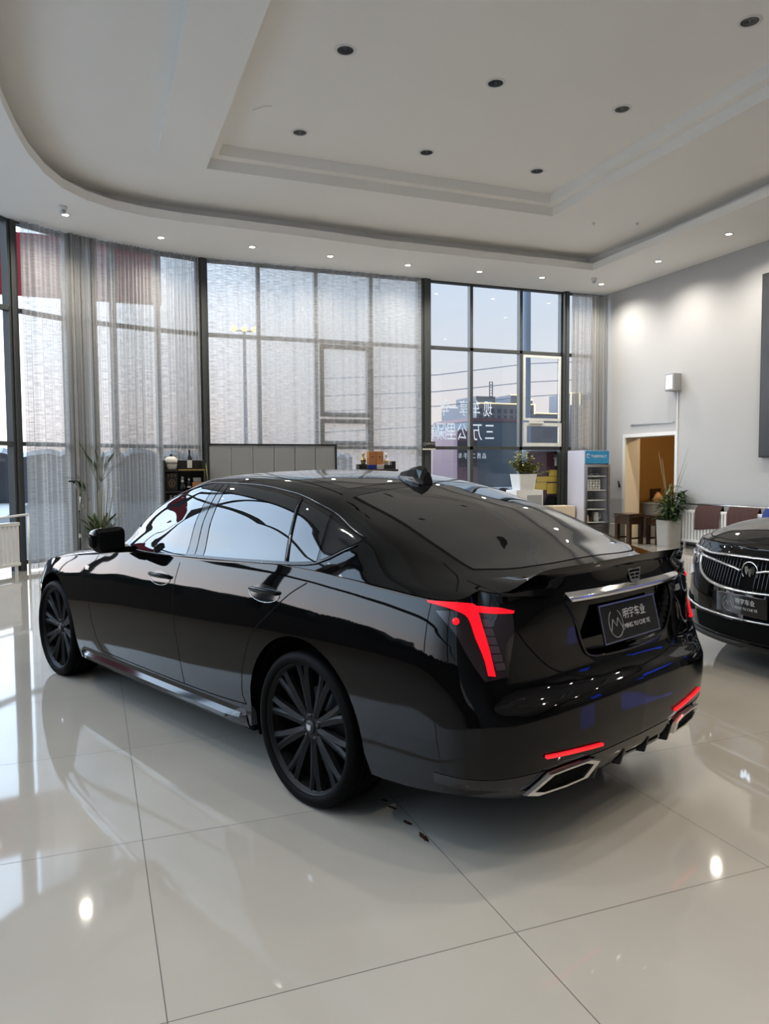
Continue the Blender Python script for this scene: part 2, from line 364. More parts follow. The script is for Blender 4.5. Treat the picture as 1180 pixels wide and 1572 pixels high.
# right wall with the doorway; the part near the camera is dark panelling
DY0, DY1, DH = 7.75, 9.16, 2.06
mb = MB().box(XR, XR+.36, 1.2, DY0, 0, 6.4).box(XR, XR+.36, DY1, YF+.15, 0, 6.4).box(XR, XR+.36, DY0, DY1, DH, 6.4)
struct(mb.build('wall_right', 'wall'))
struct(MB().box(XR, XR+.22, YB-.1, 1.2, 0, 6.4).build('wall_right_front', 'backwall'))
struct(MB().box(-4.4, XR+.2, YB-.3, YB, 0, 6.4).build('wall_back', 'backwall'))
# header over the glazing, up to the roof
mb = MB(); OF = offset_poly(FAC, .1)
wallstrip(mb, OF, H_SOF-.02, 6.4); struct(mb.build('wall_header', 'wall', fix=False))
# room behind the doorway
struct(MB().box(XR, 12.2, 10.6, 10.75, 0, 2.8).build('wall_side_room_left', 'orange'))
struct(MB().box(XR+.002, XR+.358, DY1-.012, DY1, 0, DH).build('trim_door_jamb', 'cream'))
struct(MB().box(XR+.002, XR+.36, YF+.15, 10.6, 0, 2.9).build('wall_side_room_front', 'orange'))
struct(MB().box(XR, 12.2, YF+.15, 10.75, -.15, 0).build('floor_side_room', 'floor'))
struct(MB().box(12.0, 12.2, 6.0, 10.7, 0, 2.8).build('wall_side_room_end', 'orange'))
struct(MB().box(XR+.36, 12.2, 5.9, 6.1, 0, 2.8).build('wall_side_room_right', 'orange'))
struct(MB().box(XR+.3, 12.2, 5.9, 10.75, 2.8, 2.9).build('ceiling_side_room', 'wall'))
d = MB().box(XR-.012, XR+.0, DY0-.07, DY0, 0, DH+.07).box(XR-.012, XR, DY1, DY1+.07, 0, DH+.07).box(XR-.012, XR, DY0, DY1, DH, DH+.07)
struct(d.build('door_1', 'white'))
L = bpy.data.lights.new('side_room_lamp', 'POINT'); L.energy = 48; L.color = (1, .80, .55); L.shadow_soft_size = .15
lo = bpy.data.objects.new('side_room_lamp', L); COL.objects.link(lo); lo.location = (9.9, 7.9, 2.5)

# ------------------------------------------------------------------ glazing
def seg_pt(a, b, t): return (a[0]+(b[0]-a[0])*t, a[1]+(b[1]-a[1])*t)
def bar(mb, a, b, z0, z1, d=.05, inn=.05):
    tx, ty = b[0]-a[0], b[1]-a[1]; l = hypot(tx, ty); nx, ny = -ty/l*d, tx/l*d; ix, iy = ty/l*inn, -tx/l*inn
    vs = [(a[0]+ix, a[1]+iy), (b[0]+ix, b[1]+iy), (b[0]+nx, b[1]+ny), (a[0]+nx, a[1]+ny)]
    mb.prism(vs, z0, z1)
def post(mb, q, dirn, w, d0, d1, z0=0, z1=H_SOF):
    tx, ty = dirn; l = hypot(tx, ty); tx, ty = tx/l, ty/l; nx, ny = -ty, tx
    vs = [(q[0]-tx*w+nx*-d0, q[1]-ty*w-ny*d0), (q[0]+tx*w-nx*d0, q[1]+ty*w-ny*d0), (q[0]+tx*w+nx*d1, q[1]+ty*w+ny*d1), (q[0]-tx*w+nx*d1, q[1]-ty*w+ny*d1)]
    mb.prism(vs, z0, z1)
ZB = [.12, 1.86, 3.79, H_SOF]
nwin = [0]
def window(pts, zs=ZB, sash=None):
    """a glazed bay: points along the facade are its mullion lines"""
    nwin[0] += 1; n = nwin[0]
    root = struct(empty('window_%d' % n, (0,0,0)))
    mb = MB()
    for i, q in enumerate(pts):
        a = pts[max(i-1, 0)]; b = pts[min(i+1, len(pts)-1)]
        post(mb, q, (b[0]-a[0], b[1]-a[1]), .033, .05, .06)
    for a, b in zip(pts, pts[1:]):
        for z in zs: bar(mb, a, b, z-.03, z+.03)
    mb.build('window_frame', 'frame', root)
    for a, b in zip(pts, pts[1:]):
        g = MB()
        tx, ty = b[0]-a[0], b[1]-a[1]; l = hypot(tx, ty); nx, ny = -ty/l*.02, tx/l*.02
        g.add([(a[0]+nx, a[1]+ny, 0), (b[0]+nx, b[1]+ny, 0), (b[0]+nx, b[1]+ny, H_SOF), (a[0]+nx, a[1]+ny, H_SOF)], [(0, 1, 2, 3)])
        g.build('pane', 'pane', root)
    return root
npil = [2]
def pillar(q, dirn, w, dep=.11):
    npil[0] += 1
    mb = MB(); post(mb, q, dirn, w, dep, dep); post(mb, q, dirn, w*.45, dep+.02, .04)
    return struct(mb.build('trim_%d' % npil[0], 'frame'))
window(FAC[0:3]); window(FAC[2:5])
window([FAC[4], FAC[5], FAC[6]]); window([FAC[6], FAC[7], FAC[8]]); window([FAC[8], (-2.745, 8.735)])
window([(-2.69, 8.79), (-2.0, 9.27), (-1.30, 9.54), (-.60, 9.76), (.09, 9.92)])
w6 = window([(.22,YF),(1.13,YF),(2.18,YF),(3.24,YF),(4.22,YF)])
w7 = window([(4.42,YF),(5.33,YF),(6.45,YF),(7.42,YF)])
window([(7.54,YF),(XR,YF)])
pillar((-2.70, 8.775), (.67, .74), .088, .045); pillar((.16, YF-.02), (1, 0), .068); pillar((4.32, YF-.02), (1, 0), .10); pillar((7.48, YF-.02), (1, 0), .06)
pillar(FAC[6], (.1, 1), .07); pillar(FAC[8], (.4, .9), .08); pillar(FAC[4], (0, 1), .08); pillar(FAC[2], (0, 1), .08)
def sash(root, x0, x1, z0, z1, m, w=.05):
    y0, y1 = YF-.075, YF-.045
    MB().box(x0, x1, y0, y1, z0, z0+w).box(x0, x1, y0, y1, z1-w, z1).box(x0, x0+w, y0, y1, z0+w, z1-w).box(x1-w, x1, y0, y1, z0+w, z1-w).build('sash', m, root)
sash(w7, 6.49, 7.38, 2.42, 3.74, 'white_frame'); sash(w7, 6.50, 7.40, 1.90, 2.38, 'white_frame', .07)
MB().bbox(6.62, 6.95, YF-.11, YF-.075, 2.36, 2.41, .005).build('stay_handle', 'white_frame', w7)
sash(w6, 2.23, 3.19, 2.42, 3.73, 'frame', .08); sash(w6, 2.23, 3.19, 1.90, 2.38, 'frame', .08)
mb = MB()
for a, b in zip(FAC[0:7], FAC[1:8]): bar(mb, a, b, 0, .80, -.06, .14)  # unseen dark sill added to block low sky reflections along the left glass
struct(mb.build('trim_sill', 'backwall'))
# writing stuck on the outside of the glass, read from the street
def vinyl(txt, x_list, z, size, label):
    r = empty('window_lettering', (x_list[0], YF+.035, z), 0, label, 'lettering')
    for ch, x in zip(txt, x_list):
        mx = frame_mx((x-x_list[0], 0, 0), (-1, 0, .0), (0, 0, 1))
        text_obj('character', ch, size, 'vinyl', r, mx, .001, .62 if size > .2 else .8)
vinyl('\u4e09\u4e07\u516c\u91cc\u4fdd\u4fee', [5.78, 5.50, 5.17, 4.93, 4.74, 4.56], 2.16, .37, 'large white mirrored Chinese characters across the clear window, lower line')
vinyl('\u73b0\u8f66\u4eab\u4e00\u5e74', [5.74, 5.47, 5.2, 4.98, 4.78], 2.62, .34, 'large white mirrored Chinese characters across the clear window, upper line')
vinyl('\u54c1\u8d28\u4e8c\u624b\u8f66', [5.66, 5.54, 5.42, 5.24, 5.12], 1.70, .12, 'small white mirrored characters on the glass below the window bar')

# ------------------------------------------------------------------ curtains
def interp_path(pts, n):
    D = [0]
    for a, b in zip(pts, pts[1:]): D.append(D[-1]+hypot(b[0]-a[0], b[1]-a[1]))
    out = []
    for i in range(n+1):
        d = D[-1]*i/n; k = 0
        while k < len(D)-2 and D[k+1] < d: k += 1
        t = (d-D[k])/(D[k+1]-D[k]); a, b = pts[k], pts[k+1]
        out.append((a[0]+(b[0]-a[0])*t, a[1]+(b[1]-a[1])*t, (b[0]-a[0])/(D[k+1]-D[k]), (b[1]-a[1])/(D[k+1]-D[k]), d))
    return out
def curtain(name, pts, z0, z1, folds, amp, m, label, seed=0, dens=26):
    rnd = random.Random(seed)
    P = interp_path(pts, max(40, int(folds*dens)))
    Lt = P[-1][4]; ph = [(rnd.uniform(.6, 1.6)*k, rnd.uniform(0, 6.28), rnd.uniform(.4, 1)) for k in (folds*.5, folds*.9, folds*1.3, folds*2.1)]
    NZ = 14; vs = []; uv = []
    for j in range(NZ+1):
        t = j/NZ; z = z0+(z1-z0)*t
        for x, y, tx, ty, d in P:
            u = d/Lt
            w = sum(a*sin(2*pi*f*u+p+(1-t)*.5*sin(p*3+f)) for f, p, a in ph)/2.2
            w = (abs(w)**.8)*(1 if w > 0 else -1)
            A = amp*(.75+.5*(1-t)) + .0
            off = .16+A*w
            vs.append((x+ty*off, y-tx*off, z)); uv.append((d, z))
    n = len(P); fs = [(j*n+i, j*n+i+1, (j+1)*n+i+1, (j+1)*n+i) for j in range(NZ) for i in range(n-1)]
    mb = MB().add(vs, fs, True); o = mb.build(name, m, fix=False)
    ul = o.data.uv_layers.new(name='UVMap')
    for lp in o.data.loops: ul.data[lp.index].uv = uv[lp.vertex_index]
    return tag(o, label, 'curtain')
curtain('sheer_curtain', [(-2.63,8.84),(-2.0,9.27),(-1.78,9.36)], .02, H_SOF-.01, 7, .06, 'sheer2', 'narrow sheer white curtain between the left pillar and the grey gathered drape', 3)
curtain('gathered_drape', [(-2.02,9.24),(-1.62,9.42)], .02, H_SOF-.01, 6, .06, 'drape', 'grey opaque drape gathered in tight folds at the left window', 5)
curtain('sheer_curtain', [(-1.70,9.39),(-1.30,9.54),(-.6,9.76),(.05,9.92)], .02, H_SOF-.01, 14, .065, 'sheer2', 'folded sheer curtain behind the tall palm and the drinks shelf', 8)
curtain('sheer_curtain', [(.24,YF),(4.20,YF)], .02, H_SOF-.01, 12, .030, 'sheer', 'wide flat sheer curtain over the middle window bays', 12)
curtain('sheer_curtain', [(7.58,YF),(8.28,YF)], .02, H_SOF-.04, 5, .045, 'sheer2', 'short sheer curtain at the right end of the glazing', 15)
curtain('gathered_drape', [(8.02,YF-.06),(8.42,YF-.06)], .02, H_SOF-.06, 6, .05, 'drape', 'grey opaque drape hanging in the far right corner beside the white wall', 21)

# ------------------------------------------------------------------ car body surfaces
def herm(keys, t):
    """smooth (limited cubic) interpolation through (t, value) keys"""
    n = len(keys)
    if t <= keys[0][0]: return keys[0][1]
    if t >= keys[-1][0]: return keys[-1][1]
    lo, hi = 0, n - 1
    while hi - lo > 1:
        m = (lo + hi) // 2
        if keys[m][0] <= t: lo = m
        else: hi = m
    i = lo
    def sl(j): return (keys[j+1][1] - keys[j][1]) / (keys[j+1][0] - keys[j][0])
    def tan_(j):
        if j == 0: return sl(0)
        if j == n - 1: return sl(n - 2)
        a, b = sl(j-1), sl(j)
        if a * b <= 0: return 0.0
        ha, hb = keys[j][0]-keys[j-1][0], keys[j+1][0]-keys[j][0]
        w1, w2 = 2*hb+ha, hb+2*ha
        return (w1+w2) / (w1/a + w2/b)
    h = keys[i+1][0] - keys[i][0]
    u = (t - keys[i][0]) / h
    m0, m1 = tan_(i)*h, tan_(i+1)*h
    return ((2*u**3-3*u*u+1)*keys[i][1] + (u**3-2*u*u+u)*m0 + (-2*u**3+3*u*u)*keys[i+1][1] + (u**3-u*u)*m1)

class Shell:
    """car body: a plan outline with height profiles for the flanks, a height field for hood, cabin and deck"""
    def __init__(s, outline, stations, off_side, off_rear, off_front, arches, sill):
        s.st = stations; s.dent = None; s.orc = [(.45,0),(.60,-.010),(.76,-.035),(.90,-.055),(1.0,-.075)]; s._c = {}; s.oc = [(.55,0),(.62,-.012),(.75,-.045),(.88,-.075),(1.0,-.10)]; s.os = off_side; s.orr = off_rear; s.of = off_front; s.arches = arches; s.sill = sill
        # smooth outline
        P = outline; D = [0]
        for a, b in zip(P, P[1:]): D.append(D[-1] + hypot(b[0]-a[0], b[1]-a[1]))
        kx = [(d, q[0]) for d, q in zip(D, P)]; ky = [(d, q[1]) for d, q in zip(D, P)]
        n = 900; s.L = D[-1]; s.tab = []
        for i in range(n+1):
            d = s.L*i/n
            s.tab.append((d, herm(kx, d), herm(ky, d)))
        # relax the corners a little
        T = s.tab
        for _ in range(60):
            T = [T[0]] + [(T[i][0], (T[i-1][1]+2*T[i][1]+T[i+1][1])/4, (T[i-1][2]+2*T[i][2]+T[i+1][2])/4) for i in range(1, n)] + [T[-1]]
        s.tab = T; s.n = n
        s.zt = [s.H(*s.outer(i*s.L/n, 1.0)) for i in range(0, n+1, 5)]
    def C(s, d):
        f = min(max(d/s.L, 0), 1)*s.n; i = min(int(f), s.n-1); u = f-i
        a, b = s.tab[i], s.tab[i+1]
        return a[1]+(b[1]-a[1])*u, a[2]+(b[2]-a[2])*u
    def N(s, d):
        a, b = s.C(d-.04), s.C(d+.04)
        if d < .04: a = (s.C(.04)[0], -s.C(.04-d)[1]) if d > 0 else (b[0], -b[1])
        if d > s.L-.04:
            q = s.C(s.L-.04); b = (q[0], -q[1]); a = q if d >= s.L else a
        tx, ty = b[0]-a[0], b[1]-a[1]; l = hypot(tx, ty) or 1
        return -ty/l, tx/l
    def d_of_x(s, x):
        lo, hi = 0, s.n
        while hi-lo > 1:
            m = (lo+hi)//2
            if s.tab[m][1] <= x: lo = m
            else: hi = m
        a, b = s.tab[lo], s.tab[hi]
        u = (x-a[1])/((b[1]-a[1]) or 1)
        return s.L*(lo+min(max(u, 0), 1))/s.n
    def off(s, d, zn):
        nx, ny = s.N(d)
        w = nx*nx
        e = herm(s.orr if nx < 0 else s.of, zn)
        if nx < 0 and zn > .45:
            k = min(max((w-.55)/.35, 0), 1); e = e*k+(1-k)*herm(s.orc, zn)
        c = 4*w*(1-w)*herm(s.oc, zn) if nx < 0 else 0
        return w*e + (1-w)*herm(s.os, zn) + c
    def outer(s, d, zn):
        x, y = s.C(d); nx, ny = s.N(d); o = s.off(d, zn)
        return x+nx*o, y+ny*o
    def ztop(s, d):
        f = min(max(d/s.L, 0), 1)*(len(s.zt)-1); i = min(int(f), len(s.zt)-2); u = f-i
        return s.zt[i]*(1-u)+s.zt[i+1]*u
    def B(s, d, z):
        x, y = s.outer(d, z/s.ztop(d))
        if s.dent and x < -.85: x += s.dent(y, z)
        return x, y, z
    def H(s, x, y):
        y = abs(y); st = s.st
        if not hasattr(s, '_k'):
            s._k = [([(q[0], q[1+i*2]) for q in st], [(q[0], q[2+i*2]) for q in st]) for i in range(7)]
        k = round(x, 5)
        if k not in s._c:
            if len(s._c) > 20000: s._c.clear()
            s._c[k] = ([herm(a, x) for a, b in s._k], [herm(b, x) for a, b in s._k])
        ys, zs = s._c[k]
        if y >= ys[0]:
            sl = (zs[0]-zs[1])/(ys[0]-ys[1]); return zs[0]+sl*(y-ys[0])
        keys = sorted((a, b) for a, b in zip(ys, zs))
        return herm([(-keys[1][0], keys[1][1])]+keys, y)
    def zbot(s, x):
        z = herm(s.sill, x)
        for xc, zc, R in s.arches:
            d = abs(x-xc)
            if d < R: return zc+sqrt(max(R*R-d*d, 0))
            if d < R+.03: return zc+(z-zc)*(d-R)/.03
        return z
CT_OUT = [(-1.107,0),(-1.100,.25),(-1.075,.5),(-1.03,.71),(-.975,.825),(-.89,.895),(-.75,.925),(-.5,.938),(-.2,.943),(.3,.945),(1.0,.945),(2.0,.942),(2.7,.938),(3.05,.928),(3.3,.892),(3.5,.822),(3.65,.70),(3.75,.5),(3.80,.25),(3.817,0)]
CT_ST = [
 (-1.25, .80,.95, .76,.965, .72,.98, .66,.992, .58,1.005, .3,1.033, 0,1.045),
 (-1.05, .80,.968, .77,.98, .73,.99, .68,1.0, .6,1.015, .3,1.048, 0,1.06),
 (-.85, .84,.99, .80,1.005, .76,1.017, .69,1.03, .6,1.045, .3,1.078, 0,1.09),
 (-.7, .87,1.0, .84,1.02, .79,1.038, .73,1.055, .64,1.072, .3,1.112, 0,1.127),
 (-.5, .89,1.005, .86,1.038, .81,1.073, .745,1.105, .66,1.137, .3,1.185, 0,1.20),
 (-.27, .90,1.01, .86,1.065, .82,1.12, .765,1.178, .665,1.222, .3,1.272, 0,1.287),
 (-.05, .905,1.01, .865,1.078, .80,1.16, .735,1.235, .64,1.288, .3,1.34, 0,1.353),
 (.2, .907,1.005, .877,1.07, .806,1.19, .70,1.318, .61,1.362, .3,1.403, 0,1.415),
 (.5, .908,1.0, .88,1.05, .808,1.2, .672,1.37, .58,1.409, .3,1.445, 0,1.456),
 (.9, .908,.99, .88,1.03, .812,1.2, .660,1.395, .575,1.431, .3,1.460, 0,1.468),
 (1.2, .907,.985, .88,1.02, .812,1.19, .662,1.393, .585,1.425, .3,1.448, 0,1.455),
 (1.5, .905,.975, .876,1.012, .81,1.14, .705,1.312, .62,1.346, .3,1.366, 0,1.372),
 (1.85, .90,.965, .87,.998, .81,1.07, .735,1.16, .64,1.19, .3,1.212, 0,1.218),
 (2.1, .90,.940, .86,.968, .79,.985, .70,1.004, .55,1.03, .3,1.06, 0,1.075),
 (2.5, .90,.895, .86,.922, .77,.942, .66,.957, .5,.972, .3,.985, 0,.993),
 (3.0, .90,.832, .84,.858, .75,.876, .62,.895, .48,.91, .3,.925, 0,.93),
 (3.5, .80,.755, .74,.77, .66,.79, .56,.806, .45,.82, .3,.832, 0,.84),
 (3.85,.70,.69, .62,.70, .55,.715, .48,.725, .4,.735, .3,.742, 0,.75)]
CT_OS = [(.18,-.060),(.26,-.040),(.34,-.026),(.45,-.012),(.58,-.004),(.70,0),(.77,-.001),(.84,-.011),(.90,-.025),(.95,-.039),(1.0,-.056)]
CT_OR = [(.2,-.10),(.28,-.05),(.38,-.012),(.48,0),(.555,0),(.59,-.012),(.63,-.05),(.68,-.07),(.76,-.068),(.88,-.060),(.95,-.062),(1.0,-.075)]
CT_OF = [(.2,-.06),(.35,0),(.6,0),(.8,-.03),(1.0,-.09)]
CT_AR = [(0,.35,.400),(2.947,.35,.392)]
CT_SILL = [(-1.107,.34),(-.95,.315),(-.8,.298),(-.6,.272),(-.43,.262),(.43,.245),(1.5,.225),(2.5,.205),(3.4,.20),(3.817,.20)]

# mapping functions: (parameter pair) -> point and outward normal in the car's own frame
def cross(a, b): return Vector(a).cross(Vector(b))
def fB(S, sg=1):
    def f(d, z):
        q = Vector(S.B(d, z)); e = .004
        a = Vector(S.B(d+e, z))-q; b = Vector(S.B(d, z+e))-q
        n = cross(b, a).normalized()
        x, y = S.N(d)
        if n.x*x+n.y*y < 0: n = -n
        return Vector((q.x, sg*q.y, q.z)), Vector((n.x, sg*n.y, n.z))
    return f
def fS(S, sg=1):
    """signed rear/front coordinate: negative d is the right-hand side"""
    l, r = fB(S, 1), fB(S, -1)
    return lambda d, z: l(d, z) if d >= 0 else r(-d, z)
def fH(S):
    def f(x, y):
        z = S.H(x, y); e = .004
        n = Vector((-(S.H(x+e, y)-z)/e, -(S.H(x, y+e)-S.H(x, y-e))/(2*e), 1)).normalized()
        return Vector((x, y, z)), n
    return f
def fW(S, sg=1):
    """cabin side: (x, z) -> point on the side glass"""
    h = fH(S)
    def f(x, z):
        lo, hi = .5, .905
        for _ in range(26):
            m = (lo+hi)/2
            if S.H(x, m) > z: lo = m
            else: hi = m
        return h(x, sg*(lo+hi)/2)
    return f
def rail_at(r, t):
    D = [0]
    for a, b in zip(r, r[1:]): D.append(D[-1]+hypot(b[0]-a[0], b[1]-a[1]))
    k = [(d/(D[-1] or 1), q) for d, q in zip(D, r)]
    if len(k) < 2 or D[-1] == 0: return r[0]
    return (herm([(a, q[0]) for a, q in k], t), herm([(a, q[1]) for a, q in k], t)) if len(k) > 2 else (k[0][1][0]+(k[1][1][0]-k[0][1][0])*t, k[0][1][1]+(k[1][1][1]-k[0][1][1])*t)
def mesh_n(name, vs, fs, ns, m, parent):
    g = []
    for f in fs:
        c = [Vector(vs[i]) for i in f]
        k = (c[2]-c[0]).cross((c[3] if len(c) > 3 else c[1])-c[1]) if len(c) > 3 else (c[1]-c[0]).cross(c[2]-c[0])
        g.append(tuple(f)[::-1] if k.dot(sum((Vector(ns[i]) for i in f), Vector())) < 0 else f)
    me = bpy.data.meshes.new(name); me.from_pydata([tuple(v) for v in vs], [], g)
    for p in me.polygons: p.use_smooth = True
    me.materials.append(M_[m]); me.update()
    me.normals_split_custom_set_from_vertices([tuple(n) for n in ns])
    o = bpy.data.objects.new(name, me); COL.objects.link(o); o.parent = parent; return o
def patch(name, f, A, B, off, thick, m, parent, nu=24, nv=6, label=None, crown=0, off2=None):
    """a fitted panel between two rails on the body, standing `off` proud of it"""
    vs, ns, fs = [], [], []
    for i in range(nu+1):
        a, b = rail_at(A, i/nu), rail_at(B, i/nu)
        for j in range(nv+1):
            t = j/nv; q, n = f(a[0]+(b[0]-a[0])*t, a[1]+(b[1]-a[1])*t)
            vs.append(q+n*((off if off2 is None else off+(off2-off)*t)+crown*4*t*(1-t))); ns.append(n if off2 is None else (n+Vector((0,0,.7))).normalized())
    W_ = nv+1
    q0 = f(*rail_at(A, .5))[1]
    for i in range(nu):
        for j in range(nv): fs.append((i*W_+j, i*W_+j+1, (i+1)*W_+j+1, (i+1)*W_+j))
    i, j = nu//2, nv//2
    c = (vs[i*W_+j+1]-vs[i*W_+j]).cross(vs[(i+1)*W_+j+1 if i < nu else i*W_+j]-vs[i*W_+j])
    if c.dot(ns[i*W_+j]) < 0: fs = [t[::-1] for t in fs]
    ring = [i*W_ for i in range(nu+1)]+[nu*W_+j for j in range(1, nv+1)]+[i*W_+nv for i in range(nu-1, -1, -1)]+[j for j in range(nv-1, 0, -1)]
    k0 = len(vs); n = len(ring); cen = sum((vs[k] for k in ring), Vector())/n
    for k in ring:
        o_ = (vs[k]-cen).normalized(); vs.append(vs[k].copy()); ns.append(o_); vs.append(vs[k]-ns[k]*thick); ns.append(o_)
    for t in range(n):
        a, b = k0+2*t, k0+2*((t+1) % n); fs.append((a, b, b+1, a+1))
    o = mesh_n(name, vs, fs, ns, m, parent)
    if label: o['label'] = label
    return o
def polyline_on(f, pts, off, n=10):
    out = []
    for a, b in zip(pts, pts[1:]):
        for i in range(n):
            t = i/n; q, nn_ = f(a[0]+(b[0]-a[0])*t, a[1]+(b[1]-a[1])*t); out.append(q+nn_*off)
    q, nn_ = f(*pts[-1]); out.append(q+nn_*off); return out
def smooth_pts(pts, n=8):
    return [rail_at(pts, i/(n*(len(pts)-1))) for i in range(n*(len(pts)-1)+1)]
def gap(f, pts, parent, w=.0028, name='panel_gap', m='gap', off=.0006, n=10):
    pts = smooth_pts(pts, n); vs, ns, fs = [], [], []
    P = [f(*q) for q in pts]
    for i, (q, nn_) in enumerate(P):
        t = (P[min(i+1, len(P)-1)][0]-P[max(i-1, 0)][0]).normalized(); s_ = t.cross(nn_).normalized()
        vs += [q+nn_*off-s_*w, q+nn_*off+s_*w]; ns += [nn_, nn_]
    fs = [(2*i, 2*i+2, 2*i+3, 2*i+1) for i in range(len(P)-1)]
    return mesh_n(name, vs, fs, ns, m, parent)

def shell_mesh(S, root, step=.035, rear=.013, rows=56, paint='paint', ny=46):
    xs_skip = [(xc-R-.031, xc+R+.031) for xc, zc, R in S.arches]
    ds = []
    d = 0
    while d < S.L:
        x = S.C(d)[0]; nx = S.N(d)[0]
        if not any(a < x < b for a, b in xs_skip): ds.append(d)
        d += rear if nx < -.25 else (step*.6 if nx > .3 else step)
    ds.append(S.L)
    for xc, zc, R in S.arches:
        for i in range(29): ds.append(S.d_of_x(xc-R*cos(pi*i/28)))
        for e in (.008, .016, .024, .03): ds += [S.d_of_x(xc-R-e), S.d_of_x(xc+R+e)]
    ds = sorted(ds)
    f = fB(S); vs, ns, fs = [], [], []
    for d in ds:
        x = S.C(d)[0]; zb = S.zbot(x); zt = S.ztop(d)
        for j in range(rows+1):
            q, n = f(d, zb+(zt-zb)*j/rows); vs.append(q); ns.append(n)
    k = rows+1
    for i in range(len(ds)-1):
        for j in range(rows): fs.append((i*k+j, i*k+j+1, (i+1)*k+j+1, (i+1)*k+j))
    n0 = len(vs)
    for q, n in list(zip(vs, ns)): vs.append(Vector((q.x, -q.y, q.z))); ns.append(Vector((n.x, -n.y, n.z)))
    fs = [t[::-1] for t in fs]+[tuple(n0+i for i in t) for t in fs]
    # arch and sill returns, so that the skin shows thickness
    for sg, b0 in ((1, 0), (-1, n0)):
        r0 = len(vs)
        for i in range(len(ds)):
            q = vs[b0+i*k]; vs.append(q.copy()); ns.append(Vector((0,0,-1))); vs.append(Vector((q.x, q.y-sg*.035, q.z))); ns.append(Vector((0,0,-1)))
        for i in range(len(ds)-1): fs.append((r0+2*i, r0+2*i+1, r0+2*i+3, r0+2*i+2))
    o1 = mesh_n('body_side', vs, fs, ns, paint, root)
    # top surface
    h = fH(S); vs, ns, fs = [], [], []
    sel = [ds[0]]
    for d in ds[1:]:
        if d-sel[-1] > .022 or d == ds[-1]: sel.append(d)
    for d in sel:
        x, y = S.outer(d, 1.0)
        for j in range(-ny, ny+1):
            q, n = h(x, y*j/ny*1.0); vs.append(q); ns.append(n)
    k = 2*ny+1
    for i in range(len(sel)-1):
        for j in range(k-1): fs.append((i*k+j, (i+1)*k+j, (i+1)*k+j+1, i*k+j+1))
    o2 = mesh_n('body_top', vs, fs, ns, paint, root)
    return o1, o2

def make_wheel(root, x, sg, y=.80, z=.34, R=.34, spokes=10, crest=True):
    mx = Matrix.Rotation(0 if sg > 0 else pi, 4, 'Z')
    pro = [(.272,.088),(.279,.096),(.284,.107),(.288,.109),(.286,.100),(.276,.07),(.262,.02),(.255,-.04),(.262,-.11),(.285,-.118)]
    mb = MB().lathe(pro, 64, ax='Y')
    # spokes
    for k in range(spokes):
        a0 = 2*pi*k/spokes+.16
        for fk in (-1, 1):
            prof = [(.045, .020, .074, 0), (.10, .019, .080, fk*.005), (.16, .021, .084, fk*.009), (.215, .018, .088, fk*.017), (.250, .018, .091, fk*.024), (.278, .022, .093, fk*.031)]
            vs = []
            for r, w, yy, o_ in prof:
                for (cx_, cy_) in ((-w, -.030), (-w*.9, -.008), (-fk*w*.25, 0), (w*.9, -.008), (w, -.030)):
                    lx, ly, lz = o_+cx_, yy+cy_, r
                    vs.append((lx*cos(a0)+lz*sin(a0), ly, -lx*sin(a0)+lz*cos(a0)))
            fs = [(j*5+i, j*5+i+1, (j+1)*5+i+1, (j+1)*5+i) for j in range(len(prof)-1) for i in range(4)]
            mb.add(vs, fs)
    mb.lathe([(.001,.072),(.045,.074),(.062,.068),(.070,.05),(.070,.02)], 40, ax='Y')
    w = mb.build('wheel', 'rim', root); w.location = (x, sg*y, z)
    if sg < 0: w.rotation_euler = (0, 0, pi)
    t = MB(); s_ = R/.34
    tp = [(.283,-.10),(.290,-.116),(.312,-.122),(.330,-.116),(.3385,-.098)]
    for g in (-.06, -.02, .02, .06): tp += [(.340, g-.012), (.340, g-.005), (.334, g-.004), (.334, g+.004), (.340, g+.005)]
    tp += [(.3385,.098),(.336,.108),(.330,.116),(.320,.121),(.318,.1225),(.306,.123),(.297,.121),(.289,.115),(.285,.106)]
    t.lathe([(r*s_ if r > .3 else r, yy) for r, yy in tp], 96, ax='Y').build('tyre', 'rubber', w)
    MB().lathe([(.001,-.01),(.165,-.01),(.165,.012),(.09,.012),(.085,.04),(.001,.04)], 48, ax='Y').build('brake_disc', 'rimin', w)
    MB().lathe([(.001,-.07),(.258,-.07)], 40, ax='Y').build('back_plate', 'gap', w)
    c = MB().lathe([(.001,.083),(.026,.083),(.031,.079),(.032,.070)], 32, ax='Y')
    for i in range(5):
        a = 2*pi*i/5+.3; c.lathe([(.001,.078),(.008,.078),(.009,.06)], 10, mx=Matrix.Translation((.052*cos(a), 0, .052*sin(a))), ax='Y')
    c.build('centre_cap', 'rimin', w)
    if crest:
        MB().prism([(-.016,.012),(.016,.012),(.012,-.009),(0,-.015),(-.012,-.009)], .083, .0855, ax='Y').build('wheel_crest', 'metal', w, label='silver shield on the wheel centre')
    return w
def liners(S, root, y0=.50, y1=.895):
    for xc, zc, R in S.arches:
        for sg in (1, -1):
            mb = MB(); n = 28; r = R+.012; vs = []
            for i in range(n+1):
                a = -.35+(pi+.7)*i/n
                for y in (y1-.01, y0): vs.append((xc+r*cos(a), sg*y, zc+r*sin(a)))
            mb.add(vs, [(2*i, 2*i+1, 2*i+3, 2*i+2) for i in range(n)], True)
            c = len(mb.v); mb.add([(xc, sg*y0, zc)]+[vs[2*i+1] for i in range(n+1)], [(0, i+1, i+2) for i in range(n)])
            mb.build('wheel_arch_liner', 'gap', root)

